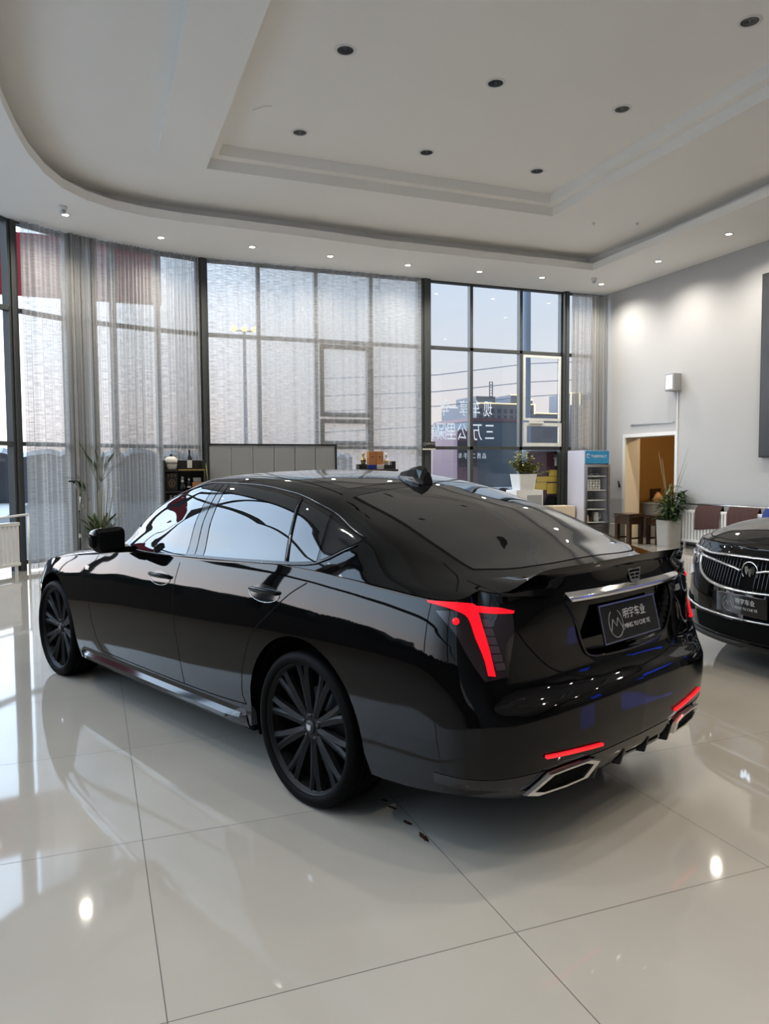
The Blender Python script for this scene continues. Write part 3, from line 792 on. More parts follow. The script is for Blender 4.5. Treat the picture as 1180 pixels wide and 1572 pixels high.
# ================================================================== the black sedan in the middle of the hall
HEAD = radians(111.9955)
S = Shell(CT_OUT, CT_ST, CT_OS, CT_OR, CT_OF, CT_AR, CT_SILL)
def sst(a, b, t):
    u = min(max((t-a)/(b-a), 0), 1); return u*u*(3-2*u)
def plate_dent(y, z):
    y = abs(y); w = .315+(.43-.315)*min(max((z-.76)/.2, 0), 1)
    if z < .76: w -= (.76-z)*1.2
    return .042*sst(-.008, .028, w-y)*sst(.722, .752, z)*(1-sst(.975, .985, z))
S.dent = plate_dent
car = empty('sedan', (0,0,0), HEAD, 'glossy black fastback sedan with red lit tail lamps in the middle of the hall', 'car')
shell_mesh(S, car)
BL, BR, BS, HH, WL, WR = fB(S, 1), fB(S, -1), fS(S), fH(S), fW(S, 1), fW(S, -1)
for x in (0, 2.947):
    for sg in (1, -1): make_wheel(car, x, sg)
liners(S, car)
MB().box(-.85, 3.45, -.49, .49, .19, .24).box(.47, 2.48, -.86, .86, .20, .24).build('underbody', 'gap', car)
# side glass
zlow = [(-.25,1.172),(-.16,1.130),(-.09,1.092),(-.02,1.073),(.3,1.052),(.97,1.024),(1.5,1.008),(1.82,1.012)]
zup = [(-.25,1.176),(-.14,1.208),(.05,1.276),(.37,1.350),(.79,1.386),(1.12,1.390),(1.36,1.346),(1.69,1.225),(1.86,1.09)]
def ll(x0, x1, n=8): return [(x0+(x1-x0)*i/n, herm(zlow, x0+(x1-x0)*i/n)) for i in range(n+1)]
def uu(x0, x1, n=8): return [(x0+(x1-x0)*i/n, herm(zup, x0+(x1-x0)*i/n)) for i in range(n+1)]
for sg, W_s in ((1, WL), (-1, WR)):
    patch('front_door_glass', W_s, ll(1.065, 1.80), uu(1.095, 1.80), .0015, .002, 'glass_dark', car, 36, 14)
    patch('rear_door_glass', W_s, ll(.165, .875), uu(.295, .955), .0015, .002, 'glass_dark', car, 36, 14)
    patch('quarter_glass', W_s, ll(-.045, .130), uu(.035, .262), .0015, .002, 'glass_dark', car, 14, 12)
    patch('rear_window_infill', W_s, ll(-.24, -.065), uu(-.24, .018), .002, .002, 'glossblack', car, 12, 8)
    patch('door_pillar_cover', W_s, ll(.975, 1.048, 2), uu(1.025, 1.082, 2), .0025, .003, 'glossblack', car, 3, 14)
    patch('door_pillar_cover', W_s, ll(.885, .965, 2), uu(.965, 1.015, 2), .0025, .003, 'glossblack', car, 3, 14)
    tr = [(x, z-.012) for x, z in ll(-.235, 1.83, 34)]
    MB().tube(polyline_on(W_s, tr, .003, 2), .0042, 8, flat=1).build('window_sill_trim', 'darkchrome', car)
    tr = [(x, z+.008) for x, z in uu(-.245, 1.83, 34)]
    MB().tube(polyline_on(W_s, tr, .002, 2), .0032, 8).build('window_top_trim', 'darkchrome', car)
    MB().tube(polyline_on(W_s, [(.148,1.062),(.279,1.328)], .002, 12), .006, 6).build('glass_divider', 'glossblack', car)
    F = fB(S, sg)
    def bx(x, z): return (S.d_of_x(x), z)
    gap(F, [bx(2.20,.925), bx(2.255,.85), bx(2.275,.72), bx(2.255,.55), bx(2.19,.40), bx(2.12,.315)], car)
    gap(F, [bx(1.10,.975), bx(1.113,.85), bx(1.10,.65), bx(1.065,.45), bx(1.05,.325)], car)
    gap(F, [bx(-.03,.985), bx(.07,.93), bx(.20,.83), bx(.34,.72), bx(.415,.60), bx(.455,.48), bx(.465,.40), bx(.44,.352)], car)
    gap(F, [bx(.44,.352), bx(.7,.335), bx(1.05,.325), bx(1.6,.318), bx(2.12,.315)], car)
    # handles
    for hx, hz in ((1.285,.880),(.265,.912)):
        cup = []; A = []; B_ = []
        for i in range(13):
            t = i/12; w = sin(pi*min(max(t, .04), .96))**.55
            A.append(bx(hx+.118-.236*t, hz-.040*w)); B_.append(bx(hx+.118-.236*t, hz+.034*w))
        patch('handle_cup', F, A, B_, .0015, .001, 'glossblack', car, 24, 6)
        arc = [bx(hx+.120*cos(a), hz-.002+.041*sin(a)) for a in [pi*1.0+pi*i/14 for i in range(15)]]
        MB().tube(polyline_on(F, arc, .003, 2), .0013, 6).build('handle_trim', 'chrome', car)
        bar_ = []
        for i in range(15):
            t = -1+2*i/14; q, n = F(*bx(hx-t*.108, hz+.006)); bar_.append(q+n*(.034*(1-abs(t)**3)+.002))
        MB().tube(bar_, [.009+.009*(1-abs(-1+2*i/14)**4) for i in range(15)], 12, flat=.62).build('door_handle', 'paint', car)
    # side skirt with an upward facet that catches the daylight
    vs = []; n = 40
    prof = [(.305, 0.001), (.283, .006), (.262, .034), (.243, .038), (.215, .012)]
    for i in range(n+1):
        x = .455+(2.49-.455)*i/n; e = min(1, min(i, n-i)/3+.15)
        lift = herm([(.455,.014),(1.5,0),(2.49,-.012)], x)
        for z, o_ in prof:
            q, nn_ = F(S.d_of_x(x), z+lift); vs.append(Vector((q.x, q.y+sg*o_*e, q.z)))
    MB().add(vs, [(i*5+j, i*5+j+1, (i+1)*5+j+1, (i+1)*5+j) for i in range(n) for j in range(4)]).build('side_skirt', 'glossblack', car)
    patch('fender_badge', F, [bx(2.36,.822), bx(2.30,.822)], [bx(2.36,.846), bx(2.30,.846)], .003, .003, 'chrome', car, 4, 3)
    # mirror
    m = MB(); bm = bmesh.new(); bmesh.ops.create_cube(bm, size=1)
    bmesh.ops.bevel(bm, geom=list(bm.edges), offset=.31, segments=5, affect='EDGES', profile=.6)
    for v in bm.verts:
        x, y, z = v.co
        v.co = Vector((1.735+x*.13, sg*(1.035+y*.20*(1-.12*(x+.5))), 1.066+z*.160*(1-.25*(x+.5))*(1-.12*y)))
    bm.verts.index_update(); m.add([v.co[:] for v in bm.verts], [[v.index for v in f_.verts] for f_ in bm.faces], True); bm.free()
    mir = m.build('wing_mirror', 'paint', car)
    MB().bbox(1.667, 1.674, min(sg*.965, sg*1.105), max(sg*.965, sg*1.105), 1.015, 1.118, .003).build('mirror_glass', 'glass_dark', mir)
    MB().prism([(1.70,.87),(1.84,.87),(1.80,.99),(1.71,.99)] if sg > 0 else [(1.70,-.87),(1.71,-.99),(1.80,-.99),(1.84,-.87)], .985, 1.02).build('mirror_arm', 'glossblack', mir)
    # tail lamp
    lamp = patch('tail_lamp', F, [(1.085,.958),(.995,.882),(.937,.80),(.862,.716)], [(.86,.972),(.715,.955),(.708,.90),(.745,.722)], .0045, .004, 'lens', car, 26, 12)
    patch('lamp_lit_hook', F, [(1.122,.983),(1.035,.970),(.965,.945),(.912,.868),(.862,.792),(.846,.735)], [(1.128,.990),(1.03,.991),(.945,.984),(.880,.93),(.838,.845),(.811,.730)], .009, .007, 'led', lamp, 46, 6, crown=.003)
    patch('lamp_lit_arm', F, [(.955,.984),(.905,.972),(.85,.969),(.776,.969),(.703,.957)], [(.90,.952),(.87,.948),(.84,.947),(.776,.947),(.708,.948)], .0085, .006, 'led', lamp, 26, 4)
    for k in range(6):
        t0, t1 = k/6, (k+.86)/6
        def ed(t, w): return (.862+(.800-.862)*t+(0 if w == 0 else -.048), .925+(.745-.925)*t)
        patch('lamp_cell', F, [ed(t0, 0), ed(t1, 0)], [ed(t0, 1), ed(t1, 1)], .0065, .003, 'cell', lamp, 4, 3)
    q, n = F(1.0, .926)
    rx = frame_mx(q+n*.007, Vector((0,0,1)).cross(n), (0,0,1)); MB().lathe([(.001,.008),(.008,.007),(.013,0)], 20, mx=rx).build('side_marker', 'led', lamp)
    gap(F, [(.700,.985),(.695,.90),(.62,.80),(.50,.715),(.30,.664),(0,.648)], car, w=.003)
    gap(HH, [(-.60,sg*.665),(-.70,sg*.70),(-.78,sg*.79)], car, w=.003)
    # reflectors and exhaust tips
    patch('bumper_reflector', F, [(.618,.425),(.45,.413),(.298,.402)], [(.618,.436),(.45,.424),(.298,.413)], .012, .012, 'led2', car, 24, 3, label='thin red lit bumper bar')
    ex = [(.70,.293),(.60,.362),(.50,.368),(.375,.368),(.305,.344),(.348,.279),(.48,.276),(.636,.277)]
    c0 = Vector(); P = []
    for a, b in ex: q, n = F(a, max(b, .28)); P.append((Vector((q.x, q.y, b)), n))
    out = []; inn = []
    cx_ = sum((p_[0] for p_ in P), Vector())/len(P); nav = sum((p_[1] for p_ in P), Vector()).normalized(); nav.z = 0; nav.normalize()
    for q, n in P: out.append(q+nav*.010); inn.append(cx_+(q-cx_)*.78+nav*.026)
    mb = MB(); n = len(P); frt = [cx_+(q-cx_)*.97+nav*.026 for q, _ in P]; dp = [cx_+(q-cx_)*.70-nav*.06 for q, _ in P]
    mb.add(out+frt+inn+dp, [(a*n+i, a*n+(i+1) % n, (a+1)*n+(i+1) % n, (a+1)*n+i) for a in range(3) for i in range(n)])
    e_ = mb.build('exhaust_tip', 'exh', car)
    MB().add([q-nav*.004+ (cx_-q)*.05 for q in [cx_+(p_[0]-cx_)*.80+nav*.022 for p_ in P]], [tuple(range(n))]).build('exhaust_opening', 'gap', e_)
# rear glass with its dark border, roof seam
GA = [(.060,y) for y in (-.555,-.4,-.2,0,.2,.4,.555)]
GB = [(-.700,-.600),(-.80,-.42),(-.838,-.2),(-.845,0),(-.838,.2),(-.80,.42),(-.700,.600)]
patch('rear_window_border', HH, [(.066,y*1.02) for _, y in GA], [(x-.006,y*1.02) for x, y in GB], .0008, .001, 'gap', car, 40, 40)
patch('rear_window', HH, [(.058,y*.985) for _, y in GA], GB, .0022, .002, 'glass_dark', car, 44, 48)
gap(HH, [(.06,-.60),(-.2,-.635),(-.45,-.665),(-.62,-.66)], car, w=.016, name='rear_window_trim', off=.003)  # dark strip painted for the far pillar's dark reflection, right side only
patch('windscreen', HH, [(1.36,-.54),(1.40,0),(1.36,.54)], [(2.02,-.66),(2.12,0),(2.02,.66)], .002, .002, 'glass_dark', car, 30, 24)
patch('sunroof_glass', HH, [(1.28,-.50),(1.29,0),(1.28,.50)], [(.16,-.50),(.155,0),(.16,.50)], .001, .001, 'glass_dark', car, 30, 30)
for sg in (1, -1): gap(HH, [(1.9,sg*.66),(1.5,sg*.60),(1.2,sg*.555),(.6,sg*.555),(.12,sg*.58)], car, w=.004)
gap(HH, [(2.16,-.80),(2.28,0),(2.16,.80)], car)
# antenna
mb = MB(); vs = []
ring = [(.30,.0,.0,.012),(.265,.022,.028,.03),(.20,.040,.055,.05),(.14,.046,.078,.062),(.10,.040,.080,.060),(.085,.026,.060,.045)]
for x, w, h_, _ in ring:
    zb = S.H(x, .035)-.006; w = w+.010
    for (a, b) in ((-1,0),(-.95,.35),(-.55,.8),(0,1),(.55,.8),(.95,.35),(1,0)): vs.append((x, .035+a*w, zb+b*(h_+.012)))
mb.add(vs, [(i*7+j, i*7+j+1, (i+1)*7+j+1, (i+1)*7+j) for i in range(5) for j in range(6)]+[tuple(range(7)), tuple(35+k for k in range(7))]); mb.build('roof_antenna', 'glossblack', car)
# boot spoiler
vs = []; n = 56
for i in range(n+1):
    y = -.70+1.40*i/n; a = abs(y)
    lo, hi = 0.0, 1.2
    for _ in range(24):
        m_ = (lo+hi)/2
        if S.B(m_, 1.0)[1] < a: lo = m_
        else: hi = m_
    xr = S.B(lo, .995)[0]; e = 1-sst(.50, .70, a)**1.5
    xl = -1.092+.44*a**2.6; zl_ = 1.122-.03*(a/.62)**2
    k = [(xl+.17, S.H(xl+.17, y)+.001), (xl+.07, S.H(xl+.07, y)*.45+zl_*.55-.004), (xl, zl_), (xl+.006, zl_-.010), (xl+.038, zl_-.045), (min(xl+.050, xr-.002), 1.028), (xr-.006, .998)]
    for j, (x, z) in enumerate(k):
        g = S.H(max(x, S.outer(lo, 1)[0]+.001), y)+.001
        if j < 5: z = g*(1-e)+z*e; x = x*e+max(x, S.outer(lo, 1)[0]+.002)*(1-e)
        if j == 5: z = 1.028*e+(S.ztop(lo)-.002)*(1-e)
        if j == 6: z = .998*e+(S.ztop(lo)-.012)*(1-e); x += .010*(1-e)
        vs.append((x, y, z))
mb = MB().add(vs, [(i*7+j, i*7+j+1, (i+1)*7+j+1, (i+1)*7+j) for i in range(n) for j in range(6)], True)
sp_ = mb.build('boot_spoiler', 'paint', car)
me = sp_.data
bm = bmesh.new(); bm.from_mesh(me)
for e in bm.edges:
    if len(e.link_faces) == 2 and e.calc_face_angle(0) > .5: e.smooth = False
bm.to_mesh(me); bm.free()
# chrome bar, recess trim, crest, plate
patch('boot_chrome_bar', BS, [(d,.982) for d in (-.43,-.2,0,.2,.45)], [(d,1.004) for d in (-.44,-.2,0,.2,.46)], .020, .016, 'chrome', car, 40, 4, off2=.006)
U = [(-.425,.975),(-.40,.90),(-.355,.80),(-.315,.748),(-.25,.728),(0,.722),(.25,.728),(.315,.748),(.355,.80),(.40,.90),(.425,.975)]
def flatS(d, z):
    q, n = BS(d, z); return q, n
MB().tube(polyline_on(flatS, smooth_pts(U, 5), .004, 1), .006, 8).build('recess_moulding', 'glossblack', car)
PT = .234; PX, PZ = -1.030, .847
pm = frame_mx((PX-.004, 0, PZ), (0, -1, 0), (sin(PT), 0, cos(PT)))
plate = MB().bbox(-.222, .222, -.078, .078, -.004, .004, .003, mx=pm).build('number_plate', 'plate', car, label='black dealer plate with silver lettering')
mb = MB()
for a, b, c, d in ((-.222,.222,.073,.078),(-.222,.222,-.078,-.073),(-.222,-.217,-.078,.078),(.217,.222,-.078,.078)): mb.box(a, b, c, d, .004, .006, mx=pm)
mb.build('plate_edge', 'metal', plate)
def plate_text(par, pm, k=1.0):
    text_obj('plate_characters', '\u660e\u5b87\u8f66\u4e1a', .046*k, 'ink', par, pm @ Matrix.Translation((.036*k, .022*k, .0055)), .0006)
    text_obj('plate_letters', 'MING YU CHE YE', .027*k, 'ink', par, pm @ Matrix.Translation((.045*k, -.026*k, .0055)), .0006)
    mb = MB(); c = (-.118*k, -.004*k)
    def P(x, y): return pm @ Vector((c[0]+x*k, c[1]+y*k, .006))
    mb.tube([P(.052*cos(a), .056*sin(a)) for a in [radians(60-i*10) for i in range(0, 31)]][0:31], .0011*k, 6)
    mb.tube([P(-.044,-.030), P(-.020,.018), P(.002,-.012), P(.018,.020), P(.054,-.036)], .0013*k, 6)
    mb.build('plate_emblem', 'ink', par)
plate_text(plate, pm)
def crest(par, cm, w=.055):
    mb = MB()
    o_ = [(-1,.62),(-.35,.70),(.35,.70),(1,.62),(.72,-.35),(0,-.72),(-.72,-.35)]
    mb.prism([(x*w, y*w) for x, y in o_], 0, .003, mx=cm); b = mb.build('rear_crest', 'chrome', par, label='silver shield emblem')
    mb = MB()
    for x0, x1, y0, y1 in ((-.78,-.40,.30,.50),(-.30,.30,.32,.52),(.40,.78,.30,.50),(-.70,-.12,.02,.20),(.12,.70,.02,.20),(-.5,-.08,-.25,-.08),(.08,.5,-.25,-.08)): mb.box(x0*w, x1*w, y0*w, y1*w, .003, .0042, mx=cm)
    mb.build('crest_inlay', 'gap', b)
crest(car, frame_mx((-1.052, 0, 1.028), (0, -1, 0), (.12, 0, 1)), .050)
# lower valance with diffuser fins
vs = []; n = 60
for i in range(n+1):
    d = -1.08+2.16*i/n; a = abs(d)
    q, nn_ = BS(d, .372); zl_ = herm([(0,.268),(.30,.258),(.62,.262),(.85,.285),(1.1,.292)], a)
    q1, n1 = BS(d, .335); n1 = Vector((n1.x, n1.y, 0)).normalized()
    for p_ in (q+nn_*.002, q1+n1*.002, Vector((q1.x, q1.y, (zl_+.335)/2))-n1*.012, Vector((q1.x, q1.y, zl_))-n1*.045, Vector((q1.x, q1.y, zl_-.004))-n1*.11, Vector((q1.x, q1.y, zl_-.02))-n1*.35): vs.append(p_)
MB().add(vs, [(i*6+j, i*6+j+1, (i+1)*6+j+1, (i+1)*6+j) for i in range(n) for j in range(5)], True).build('rear_valance', 'glossblack', car)
for y in (-.30, -.10, .10, .30):
    MB().prism([(-1.075,.330),(-1.055,.262),(-.90,.245),(-.90,.31)], y-.006, y+.006, ax='Y').build('diffuser_fin', 'matblack', car)
MB().bbox(-1.064, -1.045, -.20, .06, .300, .318, .004).build('tow_cover', 'gap', car)

# ================================================================== the second black car, front towards the left
B_OUT = [(-1.15,0),(-1.14,.3),(-1.10,.6),(-1.0,.80),(-.8,.90),(-.5,.93),(0,.935),(1.5,.935),(2.6,.935),(3.05,.928),(3.3,.915),(3.47,.87),(3.60,.79),(3.71,.64),(3.79,.44),(3.84,.2),(3.855,0)]
B_ST = [
 (-1.25, .80,.98, .76,1.0, .72,1.01, .66,1.02, .58,1.03, .3,1.045, 0,1.05),
 (-.8, .86,1.0, .83,1.02, .79,1.04, .72,1.06, .62,1.08, .3,1.095, 0,1.10),
 (-.5, .90,1.01, .87,1.04, .82,1.09, .75,1.14, .66,1.17, .3,1.20, 0,1.21),
 (.2, .90,1.0, .87,1.04, .80,1.17, .70,1.32, .62,1.37, .3,1.41, 0,1.42),
 (.9, .90,.99, .87,1.03, .79,1.2, .66,1.39, .58,1.43, .3,1.46, 0,1.465),
 (1.5, .90,.98, .87,1.015, .80,1.14, .71,1.30, .63,1.34, .3,1.37, 0,1.375),
 (2.0, .90,.97, .87,1.0, .81,1.03, .74,1.06, .6,1.09, .3,1.12, 0,1.13),
 (2.5, .90,.96, .86,1.0, .80,1.03, .72,1.052, .55,1.075, .3,1.09, 0,1.095),
 (3.0, .90,.93, .86,.975, .80,1.01, .72,1.035, .55,1.06, .3,1.072, 0,1.078),
 (3.4, .86,.875, .82,.915, .75,.945, .66,.97, .5,.99, .3,1.0, 0,1.005),
 (3.66,.76,.835, .71,.86, .64,.88, .56,.892, .45,.905, .3,.913, 0,.916),
 (3.90,.60,.79, .55,.80, .5,.81, .45,.815, .35,.82, .2,.825, 0,.828)]
B_OF = [(.2,-.05),(.3,-.005),(.42,0),(.55,-.008),(.68,-.03),(.8,-.06),(.92,-.09),(1.0,-.13)]
S2 = Shell(B_OUT, B_ST, CT_OS, CT_OR, B_OF, [(0,.35,.40),(2.905,.35,.39)], [(-1.15,.28),(0,.23),(2.4,.20),(3.4,.19),(3.855,.20)])
car2 = empty('sedan', (6.43,.53,0), pi, 'black sedan at the right edge with a tall chrome-framed grille facing left', 'car')
shell_mesh(S2, car2, step=.06, rear=.06, rows=30, ny=26)
for x in (0, 2.905):
    for sg in (1, -1): make_wheel(car2, x, sg, crest=False)
liners(S2, car2)
MB().box(-.85, 3.45, -.49, .49, .17, .24).box(.47, 2.4, -.86, .86, .18, .22).build('underbody', 'gap', car2)
LF = S2.L
l2, r2, H2 = fB(S2, 1), fB(S2, -1), fH(S2)
def G(s, z):          # s: metres across the nose from the centre line, positive to the car's left
    return l2(LF-s, z) if s >= 0 else r2(LF+s, z)
for sg in (1, -1):
    WS = fW(S2, sg)
    patch('side_glass', WS, [(-.3,1.12),(.3,1.06),(1.0,1.05),(1.8,1.04)], [(-.3,1.14),(.3,1.33),(1.0,1.39),(1.8,1.09)], .002, .002, 'glass_dark', car2, 30, 8)
patch('windscreen', H2, [(1.32,-.55),(1.38,0),(1.32,.55)], [(1.98,-.68),(2.12,0),(1.98,.68)], .002, .002, 'glass_dark', car2, 24, 16)
gap(H2, [(2.1,-.80),(2.9,-.80),(3.45,-.70),(3.60,-.5),(3.66,0),(3.60,.5),(3.45,.70),(2.9,.80),(2.1,.80)], car2, w=.004)
for sg in (1, -1): gap(H2, [(2.1,sg*.50),(3.0,sg*.44),(3.6,sg*.34)], car2, w=.004, name='bonnet_crease', m='glossblack')
low = [(-.60,.800),(-.575,.72),(-.50,.655),(-.36,.61),(-.18,.590),(0,.585),(.18,.590),(.36,.61),(.50,.655),(.575,.72),(.60,.800)]
topg = [(-.60,.806),(-.45,.815),(-.30,.820),(-.15,.822),(0,.823),(.15,.822),(.30,.820),(.45,.815),(.60,.806)]
gr = patch('grille', G, low, topg, .004, .003, 'gap', car2, 60, 16)
for i in range(-17, 18):
    s0 = i*.033
    zlo = herm(low[:], s0) if abs(s0) < .59 else .8
    if abs(s0) > .57 or abs(s0) < .055: continue
    MB().tube(polyline_on(G, [(s0, zlo+.008),(s0, .806)], .016, 8), [.0036]*9, 6).build('grille_bar', 'glossblack', gr)
MB().tube(polyline_on(G, smooth_pts(low, 5), .014, 1), .013, 10).build('grille_surround', 'chrome', car2)
MB().tube(polyline_on(G, smooth_pts([(-.86,.842),(-.72,.835),(-.60,.828)]+topg[1:-1]+[(.60,.828),(.72,.835),(.86,.842)], 4), .010, 1), .011, 10).build('upper_chrome_strip', 'chrome', car2)
for sg in (1, -1):
    MB().tube(polyline_on(G, [(sg*.075,.725),(sg*.13,.738),(sg*.30,.762),(sg*.58,.790)], .026, 8), [.010]*25, 8).build('grille_wing', 'chrome', car2)
    hl = patch('headlamp', G, [(sg*.60,.735),(sg*.74,.700),(sg*.92,.705),(sg*1.10,.76)], [(sg*.61,.826),(sg*.75,.838),(sg*.93,.850),(sg*1.12,.865)], .006, .005, 'lens', car2, 24, 8)
    for k, s0 in enumerate((.70, .82, .94)):
        q, n = G(sg*s0, .778); MB().lathe([(.001,.012),(.022,.014),(.028,.006),(.030,0)], 20, mx=frame_mx(q+n*.003, Vector((0,0,1)).cross(n), (0,0,1))).build('lamp_lens', 'metal', hl)
    patch('running_lamp', G, [(sg*.70,.640),(sg*.80,.610),(sg*.93,.585)], [(sg*.78,.690),(sg*.90,.672),(sg*1.02,.640)], .010, .008, 'white', car2, 16, 5, label='pale lower lamp unit')
    patch('lower_intake', G, [(sg*.60,.36),(sg*.75,.34),(sg*.88,.36)], [(sg*.64,.46),(sg*.78,.47),(sg*.93,.49)], .003, .002, 'gap', car2, 16, 5)
    MB().tube(polyline_on(G, [(sg*1.06,.53),(sg*.92,.475),(sg*.72,.425),(sg*.45,.400),(0,.392)], .012, 8), .008, 8).build('lower_chrome_strip', 'chrome', car2)
    fog = patch('fog_lamp', G, [(sg*.74,.375),(sg*.86,.385)], [(sg*.75,.415),(sg*.88,.425)], .010, .008, 'metal', car2, 8, 4)
patch('lower_grille', G, [(-.52,.26),(0,.245),(.52,.26)], [(-.56,.375),(0,.372),(.56,.375)], .003, .002, 'gap', car2, 30, 5)
patch('front_splitter', G, [(-.95,.205),(-.5,.195),(0,.19),(.5,.195),(.95,.205)], [(-.95,.235),(-.5,.225),(0,.22),(.5,.225),(.95,.235)], .02, .03, 'matblack', car2, 40, 3)
q, n = G(0, .730); em = frame_mx(q+n*.012, (0, 1, 0), (0, 0, 1))
eb = MB().lathe([(.001,.006),(.066,.006),(.068,.002)], 40, mx=em).build('front_emblem', 'gap', car2, label='round emblem with three silver shields')
MB().tube([em @ Vector((.068*cos(2*pi*i/36), .068*sin(2*pi*i/36), .008)) for i in range(37)], .0055, 8).build('emblem_ring', 'chrome', eb)
for k, (dx, dy) in enumerate(((-.030,.006),(0,-.006),(.030,.010))):
    o_ = [(-.013,.030),(.016,.036),(.018,.006),(.004,-.030),(-.008,-.012)]
    MB().prism([(x+dx, y+dy-.004) for x, y in o_], .006, .012+.001*k, mx=em).build('emblem_shield', 'chrome', eb)
pm2 = frame_mx((3.872, .0, .500), (0, 1, 0), (0.03, 0, 1))
pl2 = MB().bbox(-.222, .222, -.070, .070, -.004, .004, .003, mx=pm2).build('number_plate', 'plate', car2, label='black dealer plate with silver lettering')
plate_text(pl2, pm2, .95)

# ================================================================== lamps in the ceiling
def downlight(loc, r=.052, lit=True, label=None, group=None, spot=True, d=.10):
    t = empty('downlight', loc, 0, label, 'ceiling light', group)
    if lit:
        MB().lathe([(r*.80,.0),(r,-.008),(r*1.28,-.006),(r*1.32,.0)], 28).build('lamp_ring', 'lamp_rim', t)
        MB().lathe([(.001,-.004),(r*.82,-.004)], 24).build('lamp_face', 'lamp_w', t)
        L = bpy.data.lights.new('downlight_beam', 'SPOT'); L.energy = SPOT_W; L.color = (1, .92, .82); L.spot_size = radians(150); L.spot_blend = .9; L.shadow_soft_size = .05
        o = bpy.data.objects.new('downlight_beam', L); COL.objects.link(o); o.parent = t; o.location = (0, 0, -.03)
    else:
        MB().lathe([(r,.0),(r*1.02,-.006),(r*1.32,-.005),(r*1.36,.0)], 32).build('lamp_ring', 'lamp_rim', t)
        MB().lathe([(.001,.004),(r*.3,-.003),(r*.6,-.001),(r*1.0,-.004)], 28).build('lamp_reflector', 'dark_hole', t)
        for k in range(6):
            a = pi*k/6; MB().box(-r*.9, r*.9, -.001, .001, -.006, -.004, mx=Matrix.Rotation(a, 4, 'Z')).build('louvre', 'darkchrome', t)
    return t
LB = ['lit downlight nearest the left edge of the soffit', 'lit downlight above the palm, second along the soffit', 'lit downlight third along the window soffit', 'lit downlight fourth along the window soffit',
      'lit downlight fifth along the window soffit, above the end of the sheer curtain', 'lit downlight over the left pane of the clear window', 'lit downlight over the right pane of the clear window',
      'lit downlight in the far right corner above the drape', 'lit downlight on the right soffit nearest the corner', 'lit downlight on the right soffit, nearest the camera']
SP = [(-1.93,8.25),(-.585,8.89),(.834,8.9),(2.175,8.98),(3.63,9.06),(5.04,9.03),(6.36,9.01),(7.74,9.05),(7.65,7.345),(7.60,5.72)]
for (x, y), l in zip(SP, LB): downlight((x, y, H_SOF-.001), label=l, group='lit downlights in the soffit')
for y in (4.1, 2.4, .7, -1.0, -2.7, -4.4, -6.1): downlight((7.6, y, H_SOF-.001), label='lit downlight on the right soffit outside the frame', group='lit downlights outside the frame')
for y in (6.0, 3.0, .0, -3.0): downlight((-3.2, y, H_SOF-.001), label='lit downlight on the left soffit outside the frame', group='lit downlights outside the frame')
for k, (x, y) in enumerate([(x, y) for y in (-.6, -2.6) for x in (.8, 2.55, 4.2)]+[(x, y) for y in (-5.0, -7.4) for x in (-1.2, 1.5, 4.2)]):  # unseen downlights added to fill the middle of the floor with light
    o = downlight((x, y, (H_C3 if y > -3 else H_C1)-.001 if x > -.8 else H_C1+.60), label='lit downlight in the ceiling behind the photographer', group='lit ceiling downlights behind the camera')
    for c in o.children:
        if c.type == 'LIGHT': c.data.energy = FILL_W; c.data.spot_size = radians(100)
HL = [((.79,3.92),'unlit round downlight in the tray, upper middle of the photo'),((2.52,3.97),'unlit round downlight in the tray, beneath the top middle one and right of it'),((4.19,2.13),'unlit round downlight nearest the top right corner'),
      ((.84,5.88),'unlit round downlight in the tray, leftmost of the far row'),((2.56,5.88),'unlit round downlight in the tray, middle of the far row'),((4.20,3.98),'unlit round downlight on the right of the second row'),((4.28,5.92),'unlit round downlight in the tray, rightmost of the far row')]
for (x, y), l in HL: downlight((x, y, H_C3-.001), .082, False, l, 'unlit downlights in the ceiling tray')
for (x, y, l) in ((-1.95,7.9,'small white dome sensor above the leftmost lit downlight'),(7.34,8.74,'small grey dome camera in the far corner of the soffit')):
    t = empty('ceiling_camera', (x, y, H_SOF), 0, l, 'security camera')
    MB().lathe([(.001,0),(.06,0),(.055,-.04),(.04,-.05)], 20).build('camera_base', 'lamp_rim', t); MB().lathe([(.04,-.05),(.038,-.075),(.02,-.092),(.001,-.096)], 20).build('camera_dome', 'metal', t)
for x, y, l in ((5.89,6.80,'left small sprinkler head on the ceiling right of the tray'),(6.55,6.56,'right small sprinkler head on the ceiling right of the tray')):
    tag(MB().lathe([(.03,0),(.03,-.006),(.012,-.008),(.010,-.03),(.022,-.034),(.001,-.038)], 14).build('sprinkler_head', 'lamp_rim', loc=(x, y, H_C1)), l, 'sprinkler')
mb = MB(); mb.tube([(.18,5.50,H_C3-.003),(.28,5.36,H_C3-.004),(.36,5.32,H_C3-.003)], .006, 6); tag(mb.build('loose_plaster_strip', 'lamp_rim'), 'thin loose strip of plaster on the ceiling at the left of the tray', 'plaster strip')

